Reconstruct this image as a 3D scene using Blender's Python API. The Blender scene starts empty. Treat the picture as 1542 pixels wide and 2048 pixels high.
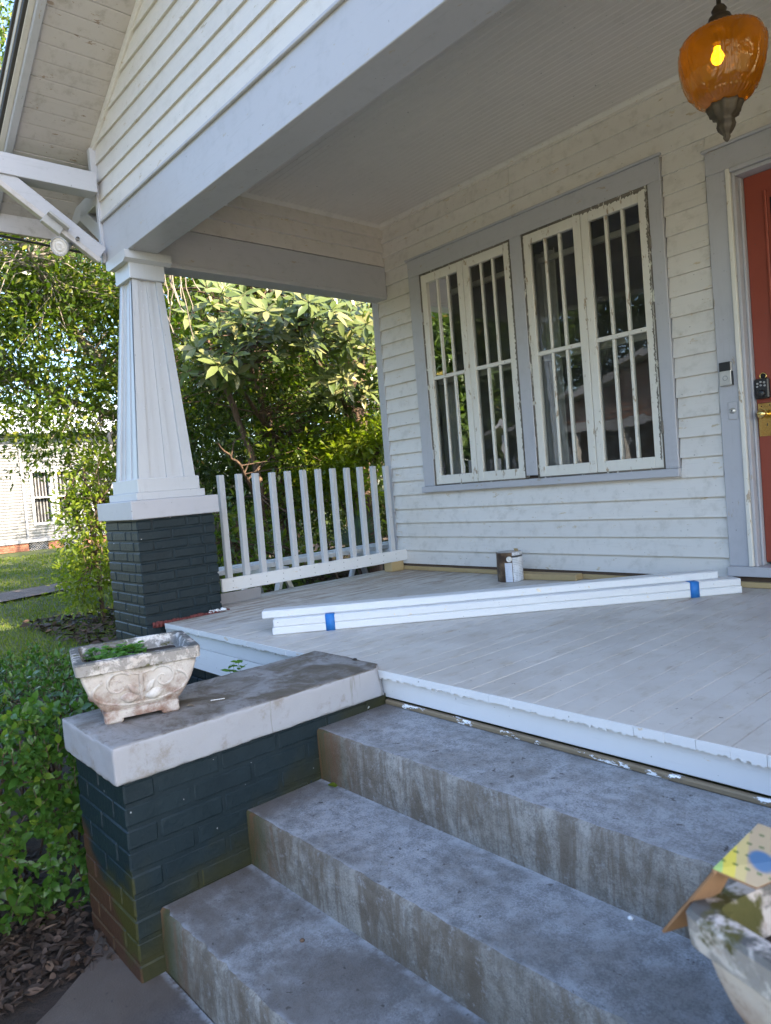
import bpy, bmesh, math, random
import numpy as np
from mathutils import Matrix, Vector, Euler
random.seed(7); rng = np.random.default_rng(11)
S = bpy.context.scene
COL = S.collection
# ------------------------------------------------------------------ camera, world, sun, exposure
EYE = Vector((1.2731, -1.6957, .6926))
def setup():
    yaw, pitch, roll = [math.radians(a) for a in (48.722, -2.2801, -4.7152)]
    f = Vector((-math.sin(yaw)*math.cos(pitch), math.cos(yaw)*math.cos(pitch), math.sin(pitch)))
    r = Vector((math.cos(yaw), math.sin(yaw), 0)); u = r.cross(f)
    c, s = math.cos(roll), math.sin(roll)
    R, U = c*r + s*u, -s*r + c*u
    cd = bpy.data.cameras.new('camera'); co = bpy.data.objects.new('camera', cd); COL.objects.link(co)
    m = Matrix((R, U, -f)).transposed().to_4x4(); m.translation = EYE
    co.matrix_world = m
    cd.sensor_fit = 'HORIZONTAL'; cd.sensor_width = 36; cd.lens = 1417.97/1542*36
    cd.clip_start = .02; cd.clip_end = 2000
    cd.dof.use_dof = True; cd.dof.focus_distance = 3.6; cd.dof.aperture_fstop = 9.0
    S.camera = co
setup()
SUN_AZ = Vector((.968, .25)); SUN_EL = math.radians(35)
w = bpy.data.worlds.new('World'); S.world = w; w.use_nodes = True
nt = w.node_tree; nt.nodes.clear()
sky = nt.nodes.new('ShaderNodeTexSky'); sky.sky_type = 'NISHITA'; sky.sun_disc = False
sky.sun_elevation = SUN_EL; sky.sun_rotation = math.atan2(SUN_AZ.x, SUN_AZ.y)
sky.air_density = 1.0; sky.dust_density = 1.6; sky.ozone_density = 2.2
bg = nt.nodes.new('ShaderNodeBackground'); bg.inputs[1].default_value = .15
ow = nt.nodes.new('ShaderNodeOutputWorld')
nt.links.new(sky.outputs[0], bg.inputs[0]); nt.links.new(bg.outputs[0], ow.inputs[0])
sl = bpy.data.lights.new('sun', 'SUN'); sl.energy = 4.3; sl.angle = math.radians(.55); sl.color = (1, .86, .66)
so = bpy.data.objects.new('sun', sl); COL.objects.link(so)
sd = Vector((SUN_AZ.x*math.cos(SUN_EL), SUN_AZ.y*math.cos(SUN_EL), math.sin(SUN_EL)))
so.rotation_euler = (-sd).to_track_quat('-Z', 'Y').to_euler(); so.location = (20, 12, 20)
S.view_settings.view_transform = 'Standard'; S.view_settings.look = 'None'
S.view_settings.exposure = 2.4; S.view_settings.gamma = 1.0; S.view_settings.use_curve_mapping = False
S.render.engine = 'CYCLES'
S.cycles.max_bounces = 10; S.cycles.diffuse_bounces = 8; S.cycles.transparent_max_bounces = 16
S.cycles.sample_clamp_indirect = 6; S.cycles.use_denoising = True; S.cycles.caustics_reflective = False; S.cycles.caustics_refractive = False
# ------------------------------------------------------------------ node helpers
class G:
    def __init__(s, name):
        s.m = bpy.data.materials.new(name); s.m.use_nodes = True; s.t = s.m.node_tree; s.t.nodes.clear()
        s.out = s.t.nodes.new('ShaderNodeOutputMaterial')
        s.geo = s.t.nodes.new('ShaderNodeNewGeometry'); s.pos = s.geo.outputs['Position']
    def n(s, ty, ins=None, **props):
        k = s.t.nodes.new('ShaderNode' + ty)
        for a, v in props.items(): setattr(k, a, v)
        for a, v in (ins or {}).items():
            i = k.inputs[a]
            if isinstance(v, bpy.types.NodeSocket): s.t.links.new(v, i)
            elif v is not None:
                i.default_value = (*v, 1) if (isinstance(v, tuple) and len(v) == 3 and i.type == 'RGBA') else v
        return k
    def scale(s, v, k): return s.n('VectorMath', {0: v, 1: k}, operation='MULTIPLY').outputs[0]
    def noise(s, sc, det=4, rough=.55, vec=None, k=None, dist=0):
        v = vec or s.pos
        if k: v = s.scale(v, k)
        return s.n('TexNoise', {'Vector': v, 'Scale': sc, 'Detail': det, 'Roughness': rough, 'Distortion': dist}).outputs[0]
    def ramp(s, f, a, b, lo=0., hi=1.):
        k = s.n('MapRange', {'Value': f, 'From Min': a, 'From Max': b, 'To Min': lo, 'To Max': hi}); k.interpolation_type = 'SMOOTHSTEP' ; return k.outputs[0]
    def mix(s, f, a, b, bt='MIX'):
        return s.n('MixRGB', {0: f, 1: a, 2: b}, blend_type=bt).outputs[0]
    def math(s, op, a, b=0.): return s.n('Math', {0: a, 1: b}, operation=op).outputs[0]
    def xyz(s, v=None):
        k = s.n('SeparateXYZ', {0: v or s.pos}); return k.outputs
    def rnd(s): return s.n('ObjectInfo').outputs['Random']
    def bump(s, h, st=.3, d=.002, nrm=None):
        ins = {'Height': h, 'Strength': st, 'Distance': d}
        if nrm: ins['Normal'] = nrm
        return s.n('Bump', ins).outputs[0]
    def bsdf(s, col, rough=.6, nrm=None, **kw):
        ins = {'Base Color': col, 'Roughness': rough}
        if nrm: ins['Normal'] = nrm
        for a, v in kw.items(): ins[a.replace('_', ' ')] = v
        return s.n('BsdfPrincipled', ins).outputs[0]
    def done(s, sh):
        s.t.links.new(sh, s.out.inputs[0]); return s.m
def K(axis):  # grain stretched along an axis
    return {'x': (.06, 1, 1), 'y': (1, .06, 1), 'z': (1, 1, .06)}[axis]
def paint(name, col, axis='x', dirt=.25, dirtcol=(.30, .26, .20), rough=.55, chips=0., chipcol=(.16, .12, .09), grain=.25, var=.06, tone=.1):
    g = G(name)
    gr = g.noise(70, 5, .65, k=K(axis)); big = g.noise(2.3, 4, .6); med = g.noise(14, 5, .65)
    c = g.mix(g.ramp(big, .35, .7, 0, tone), col, tuple(x*.72 for x in col))
    c = g.mix(g.math('MULTIPLY', g.ramp(med, .48, .75), dirt), c, dirtcol)
    c = g.mix(g.ramp(gr, .56, .72, 0, .22), c, tuple(x*.62 for x in col))
    c = g.mix(g.math('MULTIPLY', g.rnd(), var), c, tuple(x*.55 for x in col))
    sp = g.noise(55, 2, .5)
    c = g.mix(g.ramp(sp, .735, .76, 0, .55), c, (.10, .085, .07))
    h = g.mix(.5, gr, med)
    if chips:
        cn = g.noise(26, 6, .7, k={'x': (.35, 1, 1), 'y': (1, .35, 1), 'z': (1, 1, .35)}[axis]); ck = g.ramp(cn, .66-chips*.12, .675-chips*.12)
        c = g.mix(ck, c, g.mix(g.noise(60, 4, .6, k=K(axis)), chipcol, tuple(min(1, x*2.6) for x in chipcol)))
        h = g.mix(ck, h, (0, 0, 0))
    return g.done(g.bsdf(c, rough, g.bump(h, grain, .003)))
M = {}
WH = (.66, .655, .63)
M['siding'] = paint('siding_paint', (.68, .638, .59), 'x', .34, (.33, .30, .25), .5, .22, (.30, .25, .18), .45, .14)
M['siding_y'] = paint('siding_paint_y', (.66, .61, .57), 'y', .30, (.33, .29, .24), .5, .12, (.30, .25, .18), .4, .1)
M['gable'] = paint('gable_paint', (.64, .60, .56), 'x', .22, (.36, .32, .26), .5, .14, (.26, .22, .17), .25, .1)
M['soffit'] = paint('soffit_paint', (.50, .455, .43), 'y', .45, (.24, .20, .15), .6, .2, (.16, .12, .09), .35, .12)
M['ceiling'] = paint('ceiling_paint', (.64, .59, .55), 'x', .1, (.22, .20, .17), .45, 0, (.2, .2, .2), .12, .03)
M['trim_x'] = paint('grey_trim_x', (.45, .44, .46), 'x', .18, (.22, .21, .21), .45, .18, (.22, .19, .16), .2, .05)
M['trim_y'] = paint('grey_trim_y', (.45, .44, .46), 'y', .14, (.22, .21, .21), .45, .04, (.22, .19, .16), .2, .05)
M['trim_z'] = paint('grey_trim_z', (.45, .44, .46), 'z', .14, (.22, .21, .21), .45, .10, (.22, .19, .16), .2, .05)
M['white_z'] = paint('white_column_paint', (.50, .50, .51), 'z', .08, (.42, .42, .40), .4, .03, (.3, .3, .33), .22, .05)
M['white_x'] = paint('white_paint_x', (.72, .72, .72), 'x', .06, (.45, .42, .36), .38, .03, (.35, .3, .24), .2, .05)
M['white_y'] = paint('white_paint_y', (.70, .70, .70), 'y', .10, (.45, .42, .36), .38, .05, (.35, .3, .24), .2, .05)
M['sash'] = paint('sash_paint', (.70, .66, .59), 'z', .12, (.46, .38, .28), .5, .42, (.22, .17, .12), .5, .05)
M['weathered'] = paint('weathered_wood', (.20, .175, .145), 'z', .5, (.07, .06, .05), .85, .7, (.42, .38, .33), 1.0, .4)
M['lumber'] = paint('fresh_lumber', (.46, .33, .16), 'x', .4, (.26, .17, .08), .6, 0, (.2, .2, .2), .3, .2)
M['darkwood'] = paint('dark_bare_wood', (.10, .065, .045), 'x', .4, (.04, .03, .02), .8, 0, (.2, .2, .2), .4, .2)
M['oldlumber'] = paint('old_lumber_strip', (.24, .18, .11), 'x', .5, (.10, .07, .05), .7, .62, (.62, .62, .62), .5, .2)
M['greyboard'] = paint('grey_offcut', (.26, .25, .25), 'y', .3, (.14, .13, .12), .7, 0, (.2, .2, .2), .2, .1)
def flat(name, col, rough=.5, **kw):
    g = G(name); c = g.mix(g.ramp(g.noise(30, 4), .3, .75, 0, .3), col, tuple(x*.6 for x in col))
    return g.done(g.bsdf(c, rough, g.bump(g.noise(90, 3), .12, .001), **kw))
M['tape'] = flat('blue_tape', (.02, .17, .50), .6)
M['brass'] = flat('brass', (.78, .56, .20), .18, Metallic=1.0)
M['black'] = flat('black_plastic', (.02, .02, .022), .35)
M['button'] = flat('keypad_button', (.32, .32, .32), .4)
M['nickel'] = flat('satin_nickel', (.62, .60, .57), .35, Metallic=.6)
M['door'] = paint('red_door_paint', (.30, .060, .034), 'z', .2, (.2, .03, .02), .4, .0, (.1, .1, .1), .1, .2)
M['bronze'] = flat('aged_bronze', (.085, .065, .045), .55, Metallic=.5)
M['plaster'] = flat('paint_splatter', (.75, .75, .74), .6)
M['redbrick_strip'] = flat('old_red_paint', (.15, .035, .03), .8)
M['interior'] = flat('room_plaster', (.16, .14, .12), .9)
M['curtain'] = flat('curtain_cloth', (.42, .40, .36), .9)
M['cable'] = flat('cable_black', (.015, .015, .015), .6)
M['dark_glass'] = flat('dark_room', (.012, .012, .012), .9)
# deck
def m_deck():
    g = G('deck_paint'); x, y, z = g.xyz()
    gr = g.noise(60, 6, .7, k=(1, .05, 1)); big = g.noise(3.2, 5, .62, dist=.4); med = g.noise(13, 6, .7, k=(1, .45, 1))
    c = g.mix(g.ramp(big, .38, .66, 0, .7), (.55, .52, .48), (.47, .43, .38))
    c = g.mix(g.ramp(med, .50, .70, 0, .50), c, (.34, .285, .21))
    left = g.math('ADD', g.ramp(x, -1.7, -2.6, 0, .14), g.ramp(y, 1.2, 2.1, 0, .07))
    wear = g.ramp(g.math('ADD', g.noise(22, 6, .72, k=(1, .12, 1)), left), .60, .70)
    c = g.mix(g.math('MULTIPLY', wear, .7), c, g.mix(gr, (.13, .07, .045), (.38, .28, .18)))
    tan = g.ramp(g.noise(5.5, 5, .7), .62, .72, 0, .55); c = g.mix(tan, c, (.46, .35, .20))
    c = g.mix(g.ramp(g.noise(38, 2, .5), .72, .75, 0, .8), c, (.09, .075, .06))
    c = g.mix(g.math('MULTIPLY', g.rnd(), .10), c, (.25, .24, .22))
    return g.done(g.bsdf(c, g.ramp(big, .3, .7, .42, .62), g.bump(g.mix(.4, gr, med), .35, .002)))
M['deck'] = m_deck()
def m_concrete(name, base, dark, riser=False, pad=False, green=.0, cap=False):
    g = G(name); x, y, z = g.xyz()
    big = g.noise(3.4 if not cap else 4.5, 6, .68, dist=.5); fine = g.noise(170, 5, .8); med = g.noise(24, 6, .72)
    c = g.mix(g.ramp(big, .40, .64, 0, .85), base, dark)
    spk = g.ramp(g.math('ADD', g.math('MULTIPLY', med, .45), g.math('MULTIPLY', fine, .55)), .43, .60)
    c = g.mix(g.math('MULTIPLY', spk, .72), c, g.mix(big, tuple(v*.32 for v in base), tuple(v*.5 for v in dark)))
    if riser:
        st = g.noise(13, 6, .75, k=(1, 1, .16), dist=1.2); c = g.mix(g.ramp(st, .40, .62, 0, .75), c, (.105, .08, .055))
        c = g.mix(g.ramp(g.noise(38, 6, .8), .54, .68, 0, .5), c, (.36, .37, .39))
        c = g.mix(g.ramp(x, -.48, -.74, 0, 1.0), c, g.mix(g.ramp(st, .38, .62), (.055, .058, .022), (.13, .065, .03)))
    elif not cap:
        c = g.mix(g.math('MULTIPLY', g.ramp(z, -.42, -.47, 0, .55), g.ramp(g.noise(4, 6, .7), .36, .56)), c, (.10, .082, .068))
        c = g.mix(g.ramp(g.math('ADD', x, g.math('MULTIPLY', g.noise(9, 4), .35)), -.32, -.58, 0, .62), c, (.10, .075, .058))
        c = g.mix(g.ramp(g.noise(42, 3, .5), .68, .72, 0, .8), c, (.05, .04, .035))
        for yk in (-.329, -.624, -.928):
            e = g.math('ABSOLUTE', g.math('SUBTRACT', y, yk)); c = g.mix(g.math('MULTIPLY', g.ramp(e, .026, .004), g.ramp(g.noise(20, 5, .7), .40, .60, 0, .55)), c, (.40, .42, .45))
    if cap:
        up = g.xyz(g.geo.outputs['Normal'])[2]
        topc = g.mix(g.ramp(g.noise(5.5, 6, .7, dist=.7), .36, .62), (.26, .25, .245), (.105, .085, .062))
        topc = g.mix(g.ramp(med, .5, .68, 0, .7), topc, (.085, .062, .045))
        strk = g.noise(16, 5, .7, k=(1, 1, .10)); side = g.mix(g.ramp(strk, .60, .74, 0, .75), (.33, .335, .355), (.13, .12, .065))
        side = g.mix(g.ramp(g.noise(7, 6, .75), .52, .70, 0, .7), side, (.21, .175, .13))
        side = g.mix(g.ramp(y, -1.0, -1.04, 0, .22), side, (.25, .13, .07))
        c = g.mix(g.ramp(up, .4, .8), side, topc)
    return g.done(g.bsdf(c, .75 if cap else .55, g.bump(g.mix(.5, fine, med), .65 if not cap else .5, .006)))
M['tread'] = m_concrete('tread_concrete', (.345, .36, .38), (.19, .182, .172))
M['riser'] = m_concrete('riser_concrete', (.33, .315, .29), (.16, .145, .125), riser=True)
M['pad'] = m_concrete('pad_concrete', (.13, .12, .12), (.06, .05, .045), pad=True)
M['cap'] = m_concrete('cap_concrete', (.45, .45, .47), (.2, .18, .15), cap=True)
def m_teal():
    g = G('teal_brick_paint'); x, y, z = g.xyz()
    med = g.noise(16, 5, .65); c = g.mix(g.ramp(med, .35, .7), (.007, .017, .022), (.011, .023, .029))
    c = g.mix(g.math('MULTIPLY', g.rnd(), .25), c, (.006, .013, .017))
    nx = g.xyz(g.geo.outputs['Normal'])[1]
    isch = g.ramp(x, -1.3, -1.2)
    wob = g.math('MULTIPLY', g.math('SUBTRACT', g.noise(7, 4), .5), .30)
    hz = g.math('ADD', z, wob)
    frontw = g.ramp(nx, -.5, -.8)
    gm = g.math('MULTIPLY', g.ramp(g.math('SUBTRACT', hz, g.math('MULTIPLY', g.math('ADD', x, .74), .25)), -.36, -.44), g.math('ADD', g.math('MULTIPLY', frontw, .85), .12))
    c = g.mix(g.math('MULTIPLY', gm, isch), c, (.050, .046, .009))
    om = g.math('MULTIPLY', g.math('MULTIPLY', g.ramp(g.math('ADD', hz, g.math('MULTIPLY', g.math('ADD', x, .90), .85)), -.49, -.57), frontw), isch)
    c = g.mix(om, c, g.mix(g.noise(22, 4), (.085, .038, .020), (.045, .024, .015)))
    # algae where the steps meet the wall
    st = g.math('SUBTRACT', g.math('SUBTRACT', z, g.math('MULTIPLY', y, .6)), -.06)
    ag = g.math('MULTIPLY', g.ramp(g.math('ADD', st, wob), .16, -.03), g.math('MULTIPLY', isch, g.ramp(nx, -.7, -.3)))
    c = g.mix(g.math('MULTIPLY', ag, .62), c, g.mix(g.noise(28, 4), (.035, .036, .006), (.055, .045, .010)))
    c = g.mix(g.ramp(g.noise(48, 1, .4), .80, .81, 0, .9), c, (.5, .5, .5))
    return g.done(g.bsdf(c, .5, g.bump(g.mix(.5, med, g.noise(60, 4)), .7, .006), Specular_IOR_Level=.35))
M['teal'] = m_teal()
def m_planter():
    g = G('cast_planter'); up = g.xyz(g.geo.outputs['Normal'])[2]; x, y, z = g.xyz()
    blot = g.noise(16, 6, .72, dist=.4); c = g.mix(g.ramp(g.noise(5, 4), .3, .7), (.60, .57, .54), (.46, .40, .35))
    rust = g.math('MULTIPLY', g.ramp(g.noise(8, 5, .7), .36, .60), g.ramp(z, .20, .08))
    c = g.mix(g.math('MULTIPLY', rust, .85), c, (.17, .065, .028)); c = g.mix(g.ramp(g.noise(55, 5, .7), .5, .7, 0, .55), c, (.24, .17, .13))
    rim = g.ramp(z, .178, .20)
    c = g.mix(g.math('MULTIPLY', g.ramp(blot, .40, .52), g.math('MULTIPLY', rim, g.ramp(up, -.1, .8, .55, .95))), c, g.mix(g.noise(30, 3), (.022, .022, .02), (.09, .09, .085)))
    c = g.mix(g.math('MULTIPLY', g.ramp(g.noise(9, 5, .7), .54, .62), rim), c, (.07, .065, .012))
    c = g.mix(g.ramp(g.noise(30, 5, .6), .68, .72, 0, .8), c, (.06, .055, .045))
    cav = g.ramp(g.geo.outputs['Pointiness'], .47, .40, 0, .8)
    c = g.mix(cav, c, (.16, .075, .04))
    return g.done(g.bsdf(c, .85, g.bump(g.noise(110, 5, .7), .6, .003)))
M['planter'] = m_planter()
def m_leaf(name, a, b, trans=.45, rough=.35, ten=(.12, .17, .01), yel=.12):
    g = G(name); r = g.geo.outputs['Random Per Island']; r2 = g.n('ObjectInfo').outputs['Random']
    rr = g.math('FRACT', g.math('ADD', g.math('MULTIPLY', r, 1.0), g.math('MULTIPLY', r2, 7.3)))
    c = g.mix(rr, a, b); c = g.mix(g.ramp(rr, 1-yel, 1), c, ten)
    pr = g.bsdf(c, rough, g.bump(g.noise(60, 3), .3, .002), Specular_IOR_Level=.5)
    tr = g.n('BsdfTranslucent', {'Color': g.mix(1, g.mix(rr, tuple(v*1.6 for v in a), tuple(v*1.6 for v in b)), (1.25, 1.35, .35), 'MULTIPLY')}).outputs[0]
    return g.done(g.n('MixShader', {0: trans, 1: pr, 2: tr}).outputs[0])
M['leaf_tree'] = m_leaf('tree_leaf', (.040, .078, .012), (.105, .145, .018), .42, .30, (.24, .24, .03), .20)
M['leaf_dark'] = m_leaf('dark_leaf', (.022, .042, .010), (.050, .080, .014), .35, .4, (.15, .10, .03), .06)
M['leaf_bright'] = m_leaf('bright_leaf', (.12, .17, .018), (.18, .22, .025), .5, .4, (.2, .2, .02), .2)
M['leaf_mag'] = m_leaf('magnolia_leaf', (.075, .11, .028), (.17, .195, .070), .22, .22, (.26, .24, .10), .35)
M['leaf_hedge'] = m_leaf('hedge_leaf', (.040, .105, .016), (.070, .145, .024), .3, .34, (.12, .18, .02), .22)
M['leaf_weed'] = m_leaf('weed_leaf', (.06, .17, .02), (.09, .22, .03), .4, .5, (.12, .24, .03), .1)
M['grass'] = m_leaf('grass_blade', (.085, .135, .012), (.14, .165, .02), .35, .9, (.18, .15, .06), .14)
def m_bark(name, a, b):
    g = G(name); n1 = g.noise(18, 6, .7, k=(1, 1, .15)); return g.done(g.bsdf(g.mix(g.ramp(n1, .35, .65), a, b), .9, g.bump(n1, .9, .02)))
M['bark'] = m_bark('bark', (.055, .035, .024), (.16, .10, .065))
M['bark_pale'] = m_bark('pale_bark', (.16, .13, .10), (.34, .29, .23))
def m_litter():
    g = G('dry_leaf'); r = g.geo.outputs['Random Per Island']; c = g.mix(r, (.060, .034, .02), (.026, .017, .012)); c = g.mix(g.ramp(r, .86, 1), c, (.13, .08, .05))
    return g.done(g.bsdf(c, .7))
M['litter'] = m_litter()
def m_ground(name, kind):
    g = G(name); n1 = g.noise(1.3, 6, .65); n2 = g.noise(14, 6, .75)
    if kind == 'lawn':
        c = g.mix(g.ramp(n1, .35, .7), (.065, .095, .014), (.10, .11, .03)); c = g.mix(g.ramp(n2, .4, .7, 0, .7), c, (.045, .040, .018))
    elif kind == 'soil': c = g.mix(g.ramp(n2, .35, .7), (.020, .014, .010), (.045, .03, .022))
    elif kind == 'road': c = g.mix(g.ramp(n2, .35, .7), (.05, .05, .05), (.08, .08, .08))
    else: c = g.mix(g.ramp(n2, .35, .7), (.13, .095, .08), (.24, .19, .16)); 
    return g.done(g.bsdf(c, .95, g.bump(n2, .9, .03)))
M['lawn'] = m_ground('lawn_ground', 'lawn'); M['soil'] = m_ground('soil', 'soil'); M['drive'] = m_ground('drive', 'drive'); M['road'] = m_ground('road', 'road'); M['bounce_surface'] = flat('bounce_surface', (.46, .44, .40), .9)  # last one is the pale surface of the added bounce sheets
def m_glass():
    g = G('old_window_glass'); nb = g.bump(g.noise(5, 2), .06, .01)
    gl = g.n('BsdfGlossy', {'Color': (1, 1, 1), 'Roughness': .01, 'Normal': nb}).outputs[0]
    tr = g.n('BsdfTransparent', {'Color': (.80, .83, .80)}).outputs[0]
    fr = g.n('Fresnel', {'IOR': 1.5, 'Normal': nb}).outputs[0]
    f2 = g.math('MINIMUM', g.math('MULTIPLY', fr, 1.55), 1.0)
    tr = g.n('MixShader', {0: g.ramp(g.noise(12, 4), .3, .7, .02, .07), 1: tr, 2: g.n('BsdfDiffuse', {'Color': (.5, .5, .48)}).outputs[0]}).outputs[0]
    return g.done(g.n('MixShader', {0: f2, 1: tr, 2: gl}).outputs[0])
M['glass'] = m_glass()
def m_amber():
    g = G('amber_glass'); nb = g.bump(g.noise(38, 3), .5, .006)
    gl = g.n('BsdfGlossy', {'Color': (1, .9, .7), 'Roughness': .12, 'Normal': nb}).outputs[0]
    fc = g.n('LayerWeight', {'Blend': .35}).outputs['Facing']
    tr = g.n('BsdfTransparent', {'Color': g.mix(g.ramp(fc, .1, .9), (.88, .52, .055), (.22, .07, .006))}).outputs[0]
    tl = g.n('BsdfTranslucent', {'Color': (.60, .32, .020), 'Normal': nb}).outputs[0]
    df = g.n('BsdfDiffuse', {'Color': (.20, .10, .008), 'Normal': nb}).outputs[0]
    tr = g.n('BsdfRefraction', {'Color': g.mix(g.ramp(fc, .1, .9), (.88, .54, .05), (.30, .11, .008)), 'Roughness': .26, 'IOR': 1.04, 'Normal': nb}).outputs[0]
    body = g.n('MixShader', {0: .6, 1: tr, 2: g.n('MixShader', {0: .45, 1: tl, 2: df}).outputs[0]}).outputs[0]
    fr = g.n('Fresnel', {'IOR': 1.5, 'Normal': nb}).outputs[0]
    return g.done(g.n('MixShader', {0: g.math('MULTIPLY', fr, 1.3), 1: body, 2: gl}).outputs[0])
M['amber'] = m_amber()
def emis(name, col, st):
    g = G(name); return g.done(g.n('Emission', {'Color': col, 'Strength': st}).outputs[0])
M['bulb'] = emis('lit_bulb', (1, .50, .07), 4.5)
def m_lens():
    g = G('flood_lens'); return g.done(g.bsdf((.62, .55, .50), .25, g.bump(g.noise(90, 2), .7, .004)))
M['lens'] = m_lens()
M['lampbody'] = flat('flood_housing', (.40, .38, .36), .5)
def m_far(name, col, axis='x', k=.3):
    g = G(name); return g.done(g.bsdf(g.mix(g.ramp(g.noise(3, 5), .3, .7, 0, k), col, tuple(v*.6 for v in col)), .6))
M['far_white'] = m_far('far_white_paint', (.30, .30, .31), k=.12)
M['far_trim'] = m_far('far_trim', (.42, .42, .42), k=.1)
M['far_brick'] = m_far('far_brick', (.30, .12, .07))
M['far_orange'] = m_far('far_orange_shingle', (.17, .11, .078))
M['far_roof'] = m_far('far_metal_roof', (.60, .63, .66), k=.2)
M['shingle'] = m_far('roof_shingle', (.05, .045, .04))
# ------------------------------------------------------------------ object helpers
WD = {}
def link(name, data, Mw, parent=None, label=None, cat=None, group=None, kind=None):
    o = bpy.data.objects.new(name, data); COL.objects.link(o)
    WD[o.name] = Mw.copy()
    if parent is not None:
        o.parent = parent; o.matrix_parent_inverse = WD[parent.name].inverted()
    o.matrix_basis = Mw
    if label: o['label'] = label
    if cat: o['category'] = cat
    if group: o['group'] = group
    if kind: o['kind'] = kind
    return o
def T(x, y, z): return Matrix.Translation((x, y, z))
def thing(name, loc, label, cat, group=None, rz=0):
    return link(name, None, T(*loc) @ Matrix.Rotation(rz, 4, 'Z'), None, label, cat, group)
_bc = {}
def chamfer(sx, sy, sz, b, mat, seg=1):
    key = (round(sx, 3), round(sy, 3), round(sz, 3), round(b, 4), mat)
    if key in _bc: return _bc[key]
    b = min(b, sx*.4, sy*.4, sz*.4); h = (sx/2, sy/2, sz/2)
    V = []; idx = {}
    for i in (-1, 1):
        for j in (-1, 1):
            for k in (-1, 1):
                for a in range(3):
                    p = [i*h[0], j*h[1], k*h[2]]
                    for q, sg in enumerate((i, j, k)):
                        if q != a: p[q] -= sg*b
                    idx[(i, j, k, a)] = len(V); V.append(p)
    F = []
    for a in range(3):
        u, v = [q for q in range(3) if q != a]
        for s in (-1, 1):
            f = []
            for (su, sv) in ((-1, -1), (1, -1), (1, 1), (-1, 1)):
                c = [0, 0, 0]; c[a] = s; c[u] = su; c[v] = sv; f.append(idx[(*c, a)])
            F.append(f)
    for a in range(3):       # edges along axis a
        u, v = [q for q in range(3) if q != a]
        for su in (-1, 1):
            for sv in (-1, 1):
                c0 = [0, 0, 0]; c0[a] = -1; c0[u] = su; c0[v] = sv; c1 = list(c0); c1[a] = 1
                F.append([idx[(*c0, u)], idx[(*c1, u)], idx[(*c1, v)], idx[(*c0, v)]])
    for i in (-1, 1):
        for j in (-1, 1):
            for k in (-1, 1): F.append([idx[(i, j, k, 0)], idx[(i, j, k, 1)], idx[(i, j, k, 2)]])
    me = bpy.data.meshes.new('box'); me.from_pydata(V, [], F)
    bm = bmesh.new(); bm.from_mesh(me); bmesh.ops.recalc_face_normals(bm, faces=bm.faces); bm.to_mesh(me); bm.free()
    me.materials.append(M[mat]); _bc[key] = me; return me
def bx(name, X, Y, Z, mat, parent=None, b=.003, rot=None, **kw):
    me = chamfer(abs(X[1]-X[0]), abs(Y[1]-Y[0]), abs(Z[1]-Z[0]), b, mat)
    m = T(sum(X)/2, sum(Y)/2, sum(Z)/2)
    if rot: m = m @ rot
    return link(name, me, m, parent, **kw)
def obox(name, size, Mw, mat, parent=None, b=.003, **kw): return link(name, chamfer(*size, b, mat), Mw, parent, **kw)
def mesh(name, V, F, mat, parent=None, Mw=None, smooth=False, **kw):
    me = bpy.data.meshes.new(name); me.from_pydata([tuple(v) for v in V], [], F)
    bm = bmesh.new(); bm.from_mesh(me); bmesh.ops.recalc_face_normals(bm, faces=bm.faces); bm.to_mesh(me); bm.free()
    if smooth: me.polygons.foreach_set('use_smooth', [True]*len(me.polygons))
    me.materials.append(M[mat] if isinstance(mat, str) else mat)
    return link(name, me, Mw or Matrix(), parent, **kw)
def npmesh(name, V, F, mat, smooth=False):
    me = bpy.data.meshes.new(name); n = F.shape[1]
    me.vertices.add(len(V)); me.vertices.foreach_set('co', V.astype('f').ravel())
    me.loops.add(F.size); me.loops.foreach_set('vertex_index', F.astype('i').ravel())
    me.polygons.add(len(F)); me.polygons.foreach_set('loop_start', np.arange(0, F.size, n, dtype='i')); me.polygons.foreach_set('loop_total', np.full(len(F), n, 'i'))
    if smooth: me.polygons.foreach_set('use_smooth', np.ones(len(F), bool))
    me.update(calc_edges=True); me.materials.append(M[mat]); return me
def prism(name, poly, axis, a0, a1, mat, parent=None, **kw):
    """poly: (u,v) cross-section; axis 'x': (y,z); axis 'y': (x,z); a0/a1 scalars or per-vertex lists"""
    n = len(poly); A0 = a0 if isinstance(a0, (list, tuple)) else [a0]*n; A1 = a1 if isinstance(a1, (list, tuple)) else [a1]*n
    mk = (lambda a, p: (a, p[0], p[1])) if axis == 'x' else (lambda a, p: (p[0], a, p[1])) if axis == 'y' else (lambda a, p: (p[0], p[1], a))
    V = [mk(A0[i], poly[i]) for i in range(n)] + [mk(A1[i], poly[i]) for i in range(n)]
    F = [list(range(n)), list(range(n, 2*n))] + [[i, (i+1) % n, n+(i+1) % n, n+i] for i in range(n)]
    return mesh(name, V, F, mat, parent, **kw)
def lathe(prof, seg=32, fn=None):
    V = []; F = []; n = len(prof)
    for j in range(seg):
        th = 2*math.pi*j/seg
        for i, (r, z) in enumerate(prof):
            rr = r + (fn(i, th, r, z) if fn else 0)
            V.append((rr*math.cos(th), rr*math.sin(th), z))
    for j in range(seg):
        k = (j+1) % seg
        for i in range(n-1): F.append((j*n+i, k*n+i, k*n+i+1, j*n+i+1))
    return V, F
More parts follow.
